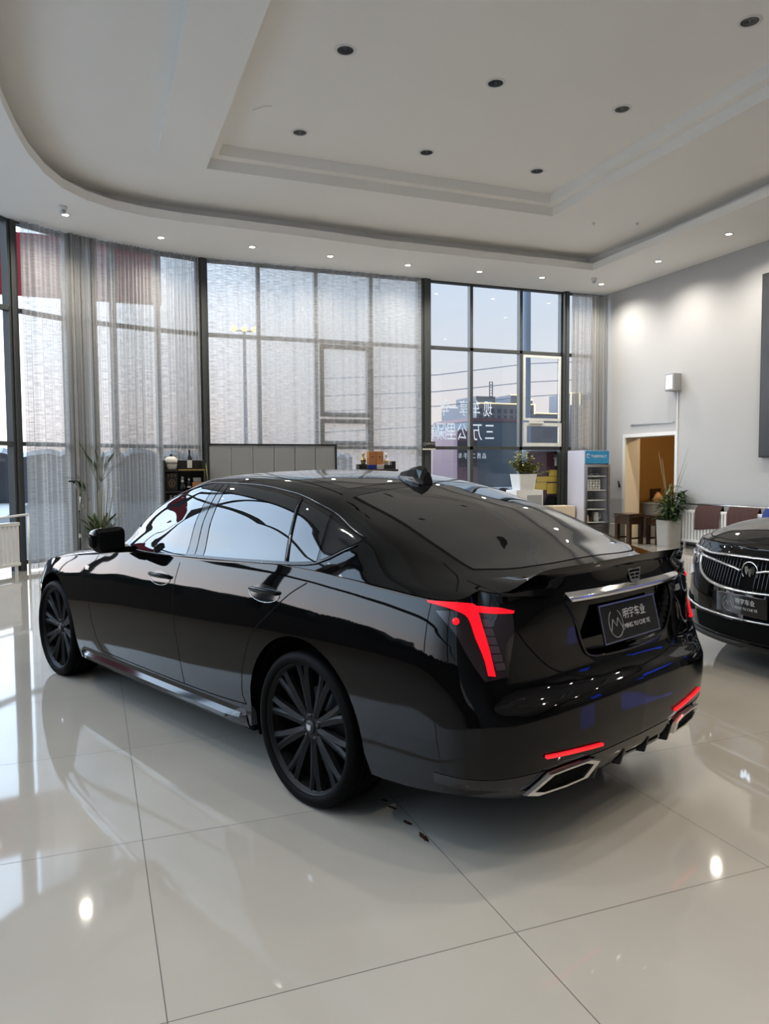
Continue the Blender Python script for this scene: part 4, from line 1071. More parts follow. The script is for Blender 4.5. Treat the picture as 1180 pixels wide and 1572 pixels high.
# ================================================================== things on the right wall
t = empty('wall_speaker', (XR-.09, 7.72, 3.02), 0, 'light grey box speaker high on the white right wall', 'speaker')
MB().bbox(-.09, .085, -.115, .115, -.16, .16, .012).build('speaker_case', 'spk', t); MB().bbox(-.098, -.088, -.09, .09, -.13, .13, .004).build('speaker_grille', 'metal', t)
tag(MB().bbox(XR-.02, XR, 7.675, 7.70, 2.10, 2.86, .003).build('cable_duct', 'white'), 'thin white cable duct running down the wall below the speaker', 'cable duct')
mb = MB(); 
for i in range(24): mb.box(XR-.02, XR-.004, 7.80+i*.05, 7.80+i*.05+.03, 2.29+.0*i, 2.315)
mb.box(XR-.01, XR, 7.78, 9.0, 2.295, 2.31)
tag(mb.build('wall_rail', 'metal'), 'thin grey notched rail fixed above the doorway', 'rail')
t = empty('wall_poster', (XR-.03, 4.0, 3.07), 0, 'large dark picture panel on the right wall, cut by the frame edge', 'picture')
MB().bbox(-.03, .03, -1.8, 1.8, -1.46, 1.46, .006).build('picture_frame', 'matblack', t); MB().box(-.034, -.029, -1.78, 1.78, -1.44, 1.44).build('picture_print', 'poster', t)
# radiators
def radiator(loc, rz, n, h, label, pitch=.075, z0=.12):
    t = empty('radiator', loc, rz, label, 'radiator'); Lr = n*pitch
    for i in range(n): MB().bbox(i*pitch+.010, i*pitch+.062, -.035, .035, z0+.03, h-.02, .012).build('radiator_column', 'radiator', t)
    MB().bbox(0, Lr, -.04, .04, h-.05, h, .012).build('radiator_header', 'radiator', t); MB().bbox(0, Lr, -.04, .04, z0, z0+.05, .012).build('radiator_header', 'radiator', t)
    for x in (.05, Lr-.05): MB().box(x-.012, x+.012, -.02, .02, 0, z0+.01).build('radiator_foot', 'radiator', t)
    return t
radiator((XR-.14, 7.36, 0), -pi/2, 26, .70, 'white column radiator along the right wall behind the grille of the second car')
mb = MB().tube([(XR-.12, 7.5, .80),(XR-.12, 5.0, .80)], .014, 10).tube([(XR-.12,7.45,.80),(XR,7.45,.80)], .01, 8).tube([(XR-.12,5.1,.80),(XR,5.1,.80)], .01, 8)
tag(mb.build('towel_rail', 'metal'), 'thin steel rail running above the right radiator', 'rail')
tag(MB().tube([(XR-.10, 7.6, .06),(XR-.10, 5.0, .06)], .018, 10).build('heating_pipe', 'darkchrome'), 'dark heating pipe running along the foot of the right wall', 'pipe')
def towel(y0, y1, drop, m, label):
    mb = MB(); vs = []; N = 18; prof = [(.11,.0,-drop*.7),(.10,0,-.2),(.02,0,-.01),(0,0,.018),(-.02,0,-.01),(-.15,0,-.12),(-.16,0,-drop)]
    for i in range(N+1):
        y = y0+(y1-y0)*i/N; w = .008*sin(i*1.3)+.006*sin(i*2.9)
        for k, (x, _, z) in enumerate(prof):
            s_ = .06*(i/N-.5)*(k == 6)
            vs.append((XR-.12+x*.5-abs(w)*(k > 4), y, .80+z+(s_ if k == 6 else 0)))
    mb.add(vs, [(i*7+j, i*7+j+1, (i+1)*7+j+1, (i+1)*7+j) for i in range(N) for j in range(6)], True); o = mb.build('towel', m); return tag(o, label, 'towel', None)
towel(7.02, 6.45, .42, 'towel', 'brown towel hanging over the right radiator, nearest the potted plant')
towel(6.30, 5.68, .42, 'towel', 'brown towel hanging over the right radiator, partly behind the second car')
towel(5.58, 5.1, .3, 'towelb', 'blue towel on the radiator rail at the right edge of the photo')

# plants
def leaf(mb, base, tip, w, droop=.0, n=5):
    b, t = Vector(base), Vector(tip); d = t-b; sd = d.cross(Vector((0,0,1)))
    if sd.length < 1e-4: sd = Vector((1,0,0))
    sd.normalize(); vs = []
    for i in range(n+1):
        u = i/n; c = b+d*u+Vector((0,0,-droop*u*u)); k = sin(pi*min(max(.06+u*.90, 0), 1))*w
        vs += [c-sd*k+Vector((0,0,.15*k)), c, c+sd*k+Vector((0,0,.15*k))]
    mb.add(vs, [(3*i+j, 3*i+j+1, 3*i+j+4, 3*i+j+3) for i in range(n) for j in range(2)], True)
t = empty('potted_bamboo_palm', (8.13, 7.52, 0), 0, 'leafy green plant in a tall grey tapered planter beside the doorway', 'potted plant')
def sqpot(mb, w0, w1, h, wall=.02, rn=.03):
    def ring(w, z):
        pts = []
        for sx, sy, a0 in ((1,1,0),(-1,1,90),(-1,-1,180),(1,-1,270)):
            for k in range(4):
                a = radians(a0+30*k); pts.append((sx*(w-rn)+rn*cos(a), sy*(w-rn)+rn*sin(a), z))
        return pts
    R_ = [ring(w0, 0), ring(w0+(w1-w0)*.5, h*.5), ring(w1, h), ring(w1-wall, h), ring(w1-wall-.01, h*.85)]
    mb.add([q for r in R_ for q in r], [(j*16+i, j*16+(i+1)%16, (j+1)*16+(i+1)%16, (j+1)*16+i) for j in range(4) for i in range(16)]+[tuple(range(16))[::-1]])
mb = MB(); sqpot(mb, .155, .172, .50, rn=.05); mb.build('planter', 'planter', t)
MB().box(-.15, .15, -.15, .15, .40, .44).build('soil', 'soil', t)
rnd = random.Random(4); ms, mf = MB(), MB()
for k in range(15):
    a = rnd.uniform(0, 6.28); r = rnd.uniform(.02, .13); hh = rnd.uniform(.35, .72); tx, ty = r*cos(a), r*sin(a); ex, ey = tx*2.0+rnd.uniform(-.05,.05), ty*2.0+rnd.uniform(-.05,.05)
    ms.tube([(tx,ty,.42),(tx*1.4,ty*1.4,.42+hh*.5),(min(ex,.25),ey,.42+hh)], [.009,.008,.005], 6)
    for i in range(30):
        u = rnd.uniform(.2, 1); bx_, by_, bz = tx+(ex-tx)*u, ty+(ey-ty)*u, .42+hh*u; aa = rnd.uniform(0, 6.28); ln = rnd.uniform(.12,.26)
        leaf(mf, (min(bx_,.26),by_,bz), (min(bx_+ln*cos(aa),.27), by_+ln*sin(aa), bz+rnd.uniform(-.06,.14)), .020, .05)
ms.build('cane_stems', 'stem', t); mf.build('leaves', 'leaf', t)
mb = MB()
for (ex, ey, ez) in ((.0,-.45,1.80),(.05,-.38,1.55),(-.02,.18,1.62),(.0,.30,1.75),(.03,-.22,1.35)):
    mb.tube([(0,ey*.12,.45),(ex*.4,ey*.35,.45+(ez-.45)*.45),(ex,ey,ez)], [.008,.006,.002], 6)
for s_ in (-.55,): 
    mb.tube([(0,-.05,1.02),(-.02,-.18,1.13),(-.02,-.34,1.10)], [.006,.006,.003], 6)
mb.build('bare_shoots', 'stem', t, label='long thin bare shoots')
# stacked stools in the doorway, fridge, bin
def stool(loc, rz, label, w=.2, h=.58):
    t = empty('wooden_stool', loc, rz, label, 'stool', 'dark wooden stools by the doorway')
    MB().bbox(-w, w, -w, w, h-.04, h, .008).build('seat', 'darkwood', t); MB().bbox(-w*.95, w*.95, -w*.95, w*.95, h-.20, h-.075, .006).bbox(-w*1.02, w*1.02, -w*1.02, w*1.02, h-.075, h-.05, .004).build('apron', 'darkwood', t)
    for sx in (-1, 1):
        for sy in (-1, 1): MB().prism([(sx*w*.58, sy*w*.58),(sx*w*.92, sy*w*.58),(sx*w*.92, sy*w*.92),(sx*w*.58, sy*w*.92)][::sx*sy], 0, h-.1).build('leg', 'darkwood', t)
    for sy in (-1, 1): MB().box(-w*.8, w*.8, sy*w*.82-.012, sy*w*.82+.012, .10, .13).build('stretcher', 'darkwood', t)
    return t
stool((7.92, 8.36, 0), .12, 'dark carved wooden stool in the doorway, the left one')
stool((8.30, 7.98, 0), -.05, 'dark carved wooden stool in the doorway, the right one beside the planter', .175, .56)
tag(MB().bbox(-.12,.12,-.09,.09,0,.36,.008).build('paper_bin', 'greycounter', loc=(7.98, 8.78, 0)), 'slim grey bin on the floor between the fridge and the stools', 'bin')
t = empty('display_fridge', (7.64, 9.02, 0), 0, 'tall glass-door drinks fridge with a blue top sign and lavender side', 'fridge')
FX0, FX1, FY1 = -.27, .31, .56
MB().bbox(FX0-.012, FX0+.02, 0, FY1, .06, 1.80, .004).bbox(FX1-.02, FX1+.012, 0, FY1, .06, 1.80, .004).box(FX0, FX1, FY1-.03, FY1, .06, 1.80).box(FX0, FX1, .0, FY1, .06, .25).box(FX0, FX1, .02, FY1, 1.50, 1.80).build('fridge_case', 'fridge_side', t)
MB().box(FX0+.02, FX1-.02, FY1-.05, FY1-.031, .25, 1.5).build('fridge_liner', 'fridge_in', t)
sg_ = MB().bbox(FX0+.01, FX1-.01, -.012, .02, 1.54, 1.79, .006).build('fridge_sign', 'fridge_blue', t, label='blue illuminated sign panel')
text_obj('sign_letters', 'THERMALY', .075, 'white', sg_, frame_mx((.05, -.0135, 1.68), (1,0,0), (0,0,1)), .001, 1.0)
MB().tube([(-.20+.03*cos(a), -.014, 1.69+.04*sin(a)) for a in [i*.7 for i in range(9)]], .006, 6).build('sign_emblem', 'white', sg_)
dd = MB().box(FX0, FX1, -.03, .0, .28, .33).box(FX0, FX1, -.03, 0, 1.47, 1.52).box(FX0, FX0+.045, -.03, 0, .33, 1.47).box(FX1-.045, FX1, -.03, 0, .33, 1.47).build('fridge_door', 'metal', t)
MB().add([(FX0+.04,-.015,.33),(FX1-.04,-.015,.33),(FX1-.04,-.015,1.47),(FX0+.04,-.015,1.47)], [(0,1,2,3)]).build('door_glass', 'pane', dd)
MB().box(FX0, FX1, -.02, .0, .07, .27).build('kick_plate', 'metal', t)
MB().box(FX0+.02, FX0+.08, .03, FY1-.03, 0, .06).build('fridge_foot', 'matblack', t); MB().box(FX1-.08, FX1-.02, .03, FY1-.03, 0, .06).build('fridge_foot', 'matblack', t)
for z in (.36, .62, .80, 1.0, 1.28): MB().box(FX0+.03, FX1-.05, .03, FY1-.06, z, z+.016).build('wire_shelf', 'white', t)
k = 0
for r in range(4):
    for c in range(6):
        k += 1; o = MB().lathe([(.001,0),(.024,0),(.026,.045),(.02,.05),(.001,.05)], 12).build('drink_cup', 'paper' if (r+c) % 2 else 'white', loc=(7.64-.19+c*.066, 9.02+.10, 1.018+r*.052))
        tag(o, 'small pale cup in the fridge stack, %s from the left in the %s row' % (['first','second','third','fourth','fifth','sixth'][c], ['bottom','second lowest','third lowest','top'][r]), 'cup', 'small cups stacked in the fridge')
for i, (x, h) in enumerate(((-.15,.17),(-.09,.14),(-.02,.10))): tag(MB().lathe([(.001,0),(.022,0),(.022,h*.6),(.010,h*.8),(.010,h),(.001,h)], 14).build('drink_bottle', ['bottle','white','amber'][i], loc=(7.64+x, 9.16, .377)), ['tall dark bottle','white bottle','short amber bottle'][i]+' standing on the lowest fridge shelf', 'bottle')
t2 = empty('water_jug', (7.64+.12, 9.17, .377), 0, 'pale jug with a handle on the lowest fridge shelf', 'jug')
MB().lathe([(.001,0),(.055,0),(.06,.08),(.05,.17),(.052,.19),(.046,.185),(.044,.02),(.001,.02)], 20).build('jug_body', 'white', t2); MB().tube([(.055,0,.05),(.10,0,.06),(.10,0,.14),(.05,0,.155)], .008, 8).build('jug_handle', 'white', t2)
for x, w_ in ((-.16,'left'), (-.02,'middle'), (.12,'right')): tag(MB().lathe([(.001,0),(.05,0),(.06,.03),(.03,.055),(.001,.06)], 14).build('snack_bowl', 'fridge_in', loc=(7.64+x, 9.18, 1.298)), 'dark round container on the top shelf of the fridge, the %s one' % w_, 'container', 'dark containers on the top fridge shelf')
tag(MB().tube([(XR-.02,9.0+.3,1.05),(XR-.03,9.33,1.18)], .02, 8).build('door_pull', 'matblack'), 'small black pull handle between the fridge and the doorway', 'handle')
# inside the side room
t = empty('side_room_counter', (9.35, 8.35, 0), 0, 'grey low counter inside the ochre side room', 'counter')
MB().bbox(-.35,.55,-1.5,.95,0,.70,.01).build('counter_body', 'greycounter', t); MB().bbox(-.38,.58,-1.52,.97,.70,.73,.006).build('counter_top', 'greycounter', t)
t = empty('wooden_chair', (10.15, 9.95, 0), .4, 'dark red-brown wooden chair seen above the side room counter', 'chair')
MB().bbox(-.22,.22,-.22,.22,.42,.47,.01).build('seat', 'darkwood', t); MB().bbox(-.22,.22,.19,.23,.75,.98,.01).build('backrest', 'darkwood', t)
for sx in (-.19,.19):
    MB().box(sx-.02,sx+.02,.18,.22,0,.98).build('leg', 'darkwood', t); MB().box(sx-.02,sx+.02,-.21,-.17,0,.45).build('leg', 'darkwood', t)
tag(MB().lathe([(.001,0),(.05,0),(.09,.08),(.06,.17),(.03,.20),(.035,.22)], 18).build('clay_pot', 'terra', loc=(9.2, 9.05, .73)), 'small orange-brown pot on the side room counter', 'pot')

# ================================================================== below the clear window
t = empty('white_low_cabinet', (6.28, 9.45, 0), 0, 'white cabinet below the clear window carrying a square flower pot', 'cabinet')
MB().bbox(-.30,.30,-.18,.22,0,1.03,.008).build('cabinet_body', 'white', t); MB().bbox(-.06,.27,-.192,-.18,.2,.93,.004).build('cabinet_door', 'panel', t)
t = empty('potted_shrub', (6.24, 9.45, 1.032), 0, 'bushy yellow-green plant in a square white pot by the clear window', 'potted plant')
mb = MB(); sqpot(mb, .16, .20, .31); mb.build('pot', 'white', t); MB().box(-.16,.16,-.16,.16,.24,.27).build('soil', 'soil', t)
rnd = random.Random(9); ms, mf = MB(), MB()
for k in range(40):
    a = rnd.uniform(0, 6.28); r = rnd.uniform(.02,.13); ex = rnd.gauss(-.04,.13)+(.26 if k % 3 == 0 else 0); ey = rnd.gauss(0,.09)
    hz = rnd.uniform(.15,.46)*(1.1-.9*max(ex, 0)*1.6)
    ms.tube([(r*cos(a)*.6,r*sin(a)*.6,.25),(ex*.5,ey*.5,.27+hz*.6),(ex,ey,.28+hz)], [.005,.004,.002], 5)
    for i in range(26):
        u = rnd.uniform(.35,1.0); q = (ex*u, ey*u, .28+hz*u); aa = rnd.uniform(0,6.28); ln = rnd.uniform(.05,.10)
        leaf(mf, q, (q[0]+ln*cos(aa), q[1]+ln*sin(aa), q[2]+rnd.uniform(-.03,.04)), .020, .01, 3)
ms.build('stems', 'stem', t); mf.build('leaves', 'leafy', t)
tag(MB().bbox(-.25,.25,-.2,.2,0,.70,.01).build('side_cabinet', 'cream', loc=(7.07, 9.45, 0)), 'small cream box cabinet beneath the short sheer curtain', 'cabinet')
# small sign on the pillar
t = empty('pillar_sign', (4.36, YF-.16, 1.90), 0, 'small black and gold sign fixed on the dark pillar by the clear window', 'sign')
MB().bbox(-.13,.13,-.008,.008,-.055,.075,.003).build('sign_board', 'shelfwood', t); MB().bbox(-.135,.135,-.012,.006,-.085,-.055,.002).build('sign_strip', 'paper', t)
text_obj('sign_letters', 'SERVICE', .05, 'ink', t, frame_mx((.035,-.0095,.035), (1,0,0), (0,0,1)), .0006)
MB().tube([(-.09+.022*cos(i*.63), -.010, .03+.028*sin(i*.63)) for i in range(11)], .003, 5).build('sign_emblem', 'ink', t)

# ================================================================== in front of the middle curtain
t = empty('folding_screen', (1.25, 9.40, 0), 0, 'long pale grey upholstered screen in a dark frame before the sheer curtain', 'screen')
for i in range(6):
    x0 = -1.10+i*.367; MB().bbox(x0+.004, x0+.363, -.03, .03, .1, 1.865, .018).build('screen_panel', 'panel', t)
MB().box(-1.125,1.13,-.035,.035,1.87,1.90).box(-1.125,-1.10,-.035,.035,0,1.87).box(1.105,1.13,-.035,.035,0,1.87).box(-1.1,1.1,-.03,.03,0,.1).build('screen_frame', 'matblack', t)
t = empty('display_table', (2.98, 9.0, 0), 0, 'narrow dark display stand holding orange boxes behind the car roof', 'table')
MB().bbox(-.36,.36,-.16,.16,1.42,1.455,.006).build('table_top', 'shelfwood', t)
for sx in (-.33,.33):
    for sy in (-.13,.13): MB().box(sx-.018,sx+.018,sy-.018,sy+.018,0,1.42).build('leg', 'shelfwood', t)
MB().box(-.34,.34,-.14,.14,.5,.52).build('lower_shelf', 'shelfwood', t)
TB = 1.456
tag(MB().bbox(-.34,-.20,-.08,.08,0,.09,.003).build('black_gift_box', 'shelfwood', loc=(2.98,9.0,TB)), 'black gift box at the left end of the display stand', 'box')
tag(MB().bbox(-.07,.07,-.08,.08,0,.075,.003).build('blue_gift_box', 'blue', loc=(2.98-.10,9.0,TB)), 'blue box under the orange boxes on the display stand', 'box')
tag(MB().bbox(-.06,.06,-.08,.08,0,.075,.003).build('white_gift_box', 'paper', loc=(2.98+.06,9.0,TB)), 'white and blue box next to the blue box on the display stand', 'box')
tag(MB().bbox(-.07,.07,-.08,.08,0,.075,.003).build('black_gift_box', 'shelfwood', loc=(2.98+.20,9.0,TB)), 'black gift box with a silver crest on the right of the display stand', 'box')
tag(MB().bbox(-.035,.035,-.06,.06,0,.14,.003).build('tall_black_box', 'shelfwood', loc=(2.98+.315,9.0,TB)), 'tall black box at the right end of the display stand', 'box')
for x, l in ((-.085,'orange liquor box standing on the blue box, the left of the pair'),(.055,'orange liquor box standing on the white box, the right of the pair')):
    t = empty('orange_liquor_box', (2.98+x, 9.0, TB+.076), 0, l, 'box'); MB().bbox(-.067,.067,-.055,.055,0,.235,.003).build('box_body', 'terra', t); MB().box(-.02,.015,-.0565,-.055,.13,.145).build('box_label', 'shelfwood', t)
for x, z0, m, l in ((-.235,.091,'gold','gold ornament bottle left of the orange boxes'),(.195,.076,'white','white porcelain bottle with gold trim right of the orange boxes')):
    t = empty('ornate_bottle', (2.98+x, 9.0, TB+z0), 0, l, 'bottle')
    MB().lathe([(.001,0),(.035,0),(.048,.05),(.040,.09),(.016,.12),(.014,.15),(.024,.155),(.020,.19),(.001,.20)], 20).build('bottle_body', m, t); MB().lathe([(.049,.04),(.0495,.06),(.045,.07)], 20).build('bottle_band', 'gold' if m == 'white' else 'darkwood', t)

# ================================================================== drinks shelf on the left
SX, SY = -.28, 9.22
t = empty('drinks_shelf', (SX, SY, 0), 0, 'black open drinks shelf standing before the left curtain', 'shelf')
MB().box(-.33,-.305,-.16,.16,0,1.62).build('side_panel', 'shelfwood', t); MB().box(.305,.33,-.16,.16,0,1.62).build('side_panel', 'shelfwood', t)
MB().box(-.305,.305,.14,.16,.1,1.62).build('back_panel', 'shelfwood', t)
for z in (1.44, 1.10, .75, .4, .05): MB().box(-.305,.305,-.16,.14,z,z+.025).build('shelf_board', 'shelfwood', t)
MB().box(-.10,.30,-.17,-.16,1.455,1.475).build('shelf_edge', 'gold', t)
for i in range(8): MB().box(-.24+i*.06,-.215+i*.06,-.165,-.155,.80,1.06).build('grille_slat', 'metal', t)
def lat(name, prof, m, loc, label, cat, parts=()):
    t = empty(name, loc, 0, label, cat); MB().lathe(prof, 24).build(name+'_body', m, t)
    for n_, p_, m_ in parts: MB().lathe(p_, 24).build(n_, m_, t)
lat('ceramic_jar', [(.001,0),(.075,0),(.085,.02),(.098,.13),(.10,.16),(.085,.17)], 'paper', (SX-.198, SY-.02, 1.468), 'cream lidded ceramic jar on top of the drinks shelf', 'jar',
    (('jar_lid', [(.10,.165),(.085,.19),(.05,.21),(.03,.215),(.001,.217)], 'paper'), ('lid_knob', [(.016,.215),(.022,.235),(.018,.25),(.001,.255)], 'darkwood'), ('painted_band', [(.0925,.085),(.0965,.11),(.097,.118)], 'greycounter')))
WB = [(.001,0),(.036,0),(.037,.01),(.037,.19),(.030,.215),(.014,.24),(.013,.30),(.015,.302),(.015,.32),(.001,.322)]
lat('wine_bottle', WB, 'bottle', (SX+.09, SY-.05, 1.466), 'dark wine bottle with a pale label standing on top of the drinks shelf', 'bottle', (('bottle_label', [(.0375,.03),(.0378,.035),(.0378,.15),(.0375,.155)], 'paper'),))
t = empty('black_gift_tin', (SX-.20, SY-.03, 1.126), 0, 'black box with a gold crest on the upper compartment of the drinks shelf', 'box')
MB().bbox(-.09,.09,-.06,.06,0,.29,.005).build('box_body', 'matblack', t)
mb = MB().tube([(.045*cos(a), -.062, .12+.06*sin(a)) for a in [i*2*pi/20 for i in range(21)]], .003, 5)
for x, z in ((-.05,.25),(.05,.25),(0,.235),(0,.27)): mb.bbox(x-.008,x+.008,-.063,-.060,z-.008,z+.008,.002)
mb.tube([(-.02,-.062,.14),(.015,-.062,.15),(-.015,-.062,.115),(.02,-.062,.10),(-.02,-.062,.085)], .004, 5).build('printed_crest', 'gold', t)
lat('whisky_bottle', [(.001,0),(.05,0),(.055,.03),(.05,.09),(.022,.13),(.02,.19),(.001,.19)], 'bottle', (SX-.03, SY-.06, 1.126), 'stout dark bottle with a silver medallion on the drinks shelf', 'bottle', (('stopper', [(.022,.19),(.026,.215),(.020,.235),(.001,.24)], 'metal'), ('neck_label', [(.0225,.14),(.0225,.18)], 'paper'), ))
lat('slim_bottle', [(.001,0),(.032,0),(.033,.13),(.015,.17),(.013,.22),(.001,.222)], 'bottle', (SX+.075, SY-.05, 1.126), 'slim dark bottle with small pale marks on the drinks shelf', 'bottle', (('bottle_mark', [(.0335,.05),(.0335,.075)], 'paper'), ('neck_mark', [(.0165,.165),(.0145,.20)], 'paper')))
tag(MB().bbox(-.085,.085,-.06,.06,0,.14,.004).build('orange_carton', 'terra', loc=(SX+.21, SY-.05, 1.126)), 'orange carton on the right of the drinks shelf', 'box')
tag(MB().bbox(-.06,.06,-.05,.05,0,.07,.004).build('grey_carton', 'panel', loc=(SX+.20, SY-.05, 1.267)), 'small grey carton resting on the orange carton', 'box')
t = empty('hanging_ribbon', (SX+.335, SY-.15, 1.15), 0, 'pair of olive ribbons hanging at the right end of the drinks shelf', 'ribbon')
MB().tube([(0,0,.42),(.02,-.01,.2),(.045,-.01,0)], .008, 5, flat=.3).build('ribbon_strand', 'leafy', t); MB().tube([(.0,0,.42),(-.03,-.01,.25),(-.03,-.01,.05)], .008, 5, flat=.3).build('ribbon_strand', 'leafy', t)
# left radiator, floor palm, arm lamp
t = radiator((-3.16, 7.78, 0), radians(52), 10, .74, 'white column radiator under the far left window', .078)
t = empty('handrail_bar', (0,0,0), 0, 'white horizontal bar above the far left radiator', 'rail')
MB().tube([(-3.22,7.62,.80),(-2.55,8.50,.84)], .018, 10).build('rail_tube', 'radiator', t); MB().tube([(-2.55,8.50,.84),(-2.55,8.50,0)], .016, 10).build('rail_post', 'radiator', t)
PX_, PY_ = -1.58, 7.95
t = empty('areca_palm', (PX_, PY_, 0), 0, 'tall thin-stemmed palm in a grey pot before the left curtain', 'potted plant')
MB().lathe([(.001,0),(.13,0),(.15,.2),(.17,.44),(.155,.44),(.14,.36)], 28).build('pot', 'planter', t); MB().lathe([(.001,.385),(.148,.385)], 24).build('soil', 'soil', t)
rnd = random.Random(31); ms, mf = MB(), MB()
def frond(path, leaves, ll_, w=.010, side=1.0):
    for i in range(leaves):
        u = .30+.70*i/leaves; k = min(int(u*(len(path)-1)), len(path)-2); f = u*(len(path)-1)-k
        q = Vector(path[k]).lerp(Vector(path[k+1]), f); tdir = (Vector(path[k+1])-Vector(path[k])).normalized()
        for s_ in (-1, 1):
            sd = tdir.cross(Vector((.3,1,.1))).normalized()*s_
            e = q+(sd*.42+tdir*.85)*ll_*(1.05-.4*u); leaf(mf, q, e, w, .03, 4)
TALL = [(.02,.0,1.36),(-.14,.02,1.05),(.13,.02,1.40),(.20,-.03,1.30),(-.02,.04,1.15),(-.24,0,1.0),(.07,.05,1.2)]
for ex, ey, ez in TALL: ms.tube([(ex*.25,ey,.38),(ex*.6,ey,.38+(ez-.38)*.5),(ex,ey,ez)], [.010,.008,.005], 6)
for b, e, n_ in (((.02,0,1.30),(-.17,0,1.66),7),((.02,0,1.30),(.20,0,1.68),8),((.02,0,1.30),(.36,.02,1.60),9),((.02,0,1.30),(-.06,.02,1.72),7),((.02,0,1.30),(.08,.02,1.70),7),((.0,0,1.2),(-.26,0,1.84),3),((-.14,.02,1.05),(-.30,0,1.30),6),((-.14,.02,1.25),(-.42,0,1.36),7),((-.24,0,1.0),(-.28,0,1.28),5)):
    m_ = tuple((a+c)/2+d for a, c, d in zip(b, e, (0,0,.05))); ms.tube([b, m_, e], [.005,.004,.002], 5); frond([b, m_, e], n_+9, .15, .0055)
for k in range(30):
    a = rnd.uniform(0, 6.28); r = rnd.uniform(.12,.30); h_ = rnd.uniform(.52,.82); b = (.04*cos(a), .04*sin(a), .38); m_ = (r*.5*cos(a), r*.4*sin(a), .38+(h_-.38)*.75); e = (r*cos(a), r*.7*sin(a), h_)
    ms.tube([b, m_, e], [.005,.004,.002], 5); frond([b, m_, e], 16, .16, .0065)
for k in range(60):
    a = rnd.uniform(0, 6.28); ln = rnd.uniform(.12,.32); leaf(mf, (.03*cos(a),.03*sin(a),.40+rnd.uniform(0,.12)), (ln*cos(a), ln*.7*sin(a), .42+rnd.uniform(.05,.34)), .022, .03)
frond([(.05,0,.5),(.2,0,.75),(.36,.0,.86)], 4, .10)
ms.tube([(.02,0,.4),(.16,0,.66),(.24,0,.80),(.37,0,.88)], [.006,.005,.004,.002], 5)
ms.build('stems', 'stem', t); mf.build('fronds', 'leaf', t)
t = empty('arm_lamp', (-1.86, 8.22, 0), 0, 'thin black jointed floor lamp beside the left palm', 'floor lamp')
MB().lathe([(.001,0),(.12,0),(.12,.015),(.02,.03)], 24).build('base', 'matblack', t)
MB().tube([(0,0,.02),(0,0,.88)], .014, 10).build('lower_pole', 'matblack', t); MB().lathe([(.016,.50),(.016,.56)], 14).build('pole_band', 'white', t)
MB().tube([(0,0,.86),(.02,0,1.12)], .007, 8).tube([(.02,0,1.12),(-.06,0,1.30)], .007, 8).build('jointed_arm', 'metal', t)
for z, x in ((.88,0),(1.12,.02),(1.30,-.06)): MB().lathe([(.001,-.02),(.014,-.015),(.014,.015),(.001,.02)], 12, mx=Matrix.Translation((x,0,z))).build('joint', 'matblack', t)
MB().bbox(-.13,-.04,-.018,.018,1.30,1.325,.005).build('lamp_head', 'matblack', t)
# small dry leaves on the floor behind the rear wheel
for i, (x, y, s_) in enumerate(((-.478,-.798,.05),(-.49,-.66,.035),(-.495,-.509,.04),(-.50,-.43,.03))):
    mb = MB(); rnd = random.Random(i+50); pts = [(s_*rnd.uniform(.5,1)*cos(a)*.35, s_*rnd.uniform(.6,1)*sin(a), 0) for a in [k*2*pi/9 for k in range(9)]]
    mb.add([(a, b, .001) for a, b, _ in pts]+[(0,0,.006)], [(k, (k+1) % 9, 9) for k in range(9)])
    tag(mb.build('dry_leaf', 'darkwood', loc=(x, y, 0), rot=.2*i), ['dark dry scrap on the floor nearest the camera behind the rear wheel','dark dry scrap second from the camera on the floor joint','dark dry scrap on the floor close to the rear tyre','smallest dark scrap tucked by the rear tyre'][i], 'debris')

# ================================================================== blue lit signs in the dark part of the hall (they show in the paintwork)
for i, (loc, w, h_, l) in enumerate((((XR-.06, -1.6, 1.9), 2.2, .30, 'long blue lit sign reflected in the tail lamp'),((XR-.06, -4.6, 2.3), .8, 1.1, 'upright blue lit sign reflected in the boot lid'))):
    t = empty('blue_light_sign', loc, 0, l, 'sign'); MB().bbox(-.03,.05,-w/2,w/2,-h_/2,h_/2,.005).build('sign_case', 'matblack', t); MB().box(-.034,-.031,-w/2+.02,w/2-.02,-h_/2+.02,h_/2-.02).build('sign_face', 'bluesign', t)

# ================================================================== outside
struct(MB().box(-4.4, 120, YF+.2, 150, -.25, -.06).build('ground_outside', 'asphalt'))
struct(MB().box(-90, -4.4, -60, 150, -.25, -.06).build('ground_forecourt', 'paving'))  # unseen pale ground added to bounce daylight onto the ceiling
def bx(name, x0, x1, y0, y1, z0, z1, m, label=None, cat=None, parent=None):
    o = MB().box(x0, x1, y0, y1, z0, z1).build(name, m, parent)
    if label: tag(o, label, cat)
    return o
t = empty('office_building', (46.8, 82, 0), 0, 'distant grey office block with yellow lit roof edge beyond the clear window', 'building')
MB().box(-4.1,4.2,-2,8,0,9.4).build('facade', 'bld', t); MB().box(-3.9,-1.2,-1.5,4,9.4,10.3).build('roof_block', 'bld', t); MB().box(1.0,2.2,-1.5,4,9.4,10.6).build('roof_block', 'bld', t); MB().box(2.8,4.0,-1.8,4,9.4,10.0).build('roof_block', 'bld', t)
mb = MB()
for i in range(9):
    for j in range(3): mb.box(-3.8+i*.88,-3.35+i*.88,-2.03,-2,7.2+j*.8-.6,7.6+j*.8-.45)
mb.build('window_rows', 'bldwin', t)
MB().box(-4.15,4.25,-2.1,-2.0,9.38,9.46).box(1.0,2.2,-1.6,-1.5,10.55,10.64).box(2.8,4.0,-1.9,-1.8,9.95,10.04).box(4.1,4.2,-2.1,-2,8.2,9.4).build('roof_edge_light', 'edgeled', t)
mb = MB().box(-2.15,-2.05,-1.7,-1.6,10.2,12.1).box(-1.75,-1.65,-1.7,-1.6,10.2,12.1)
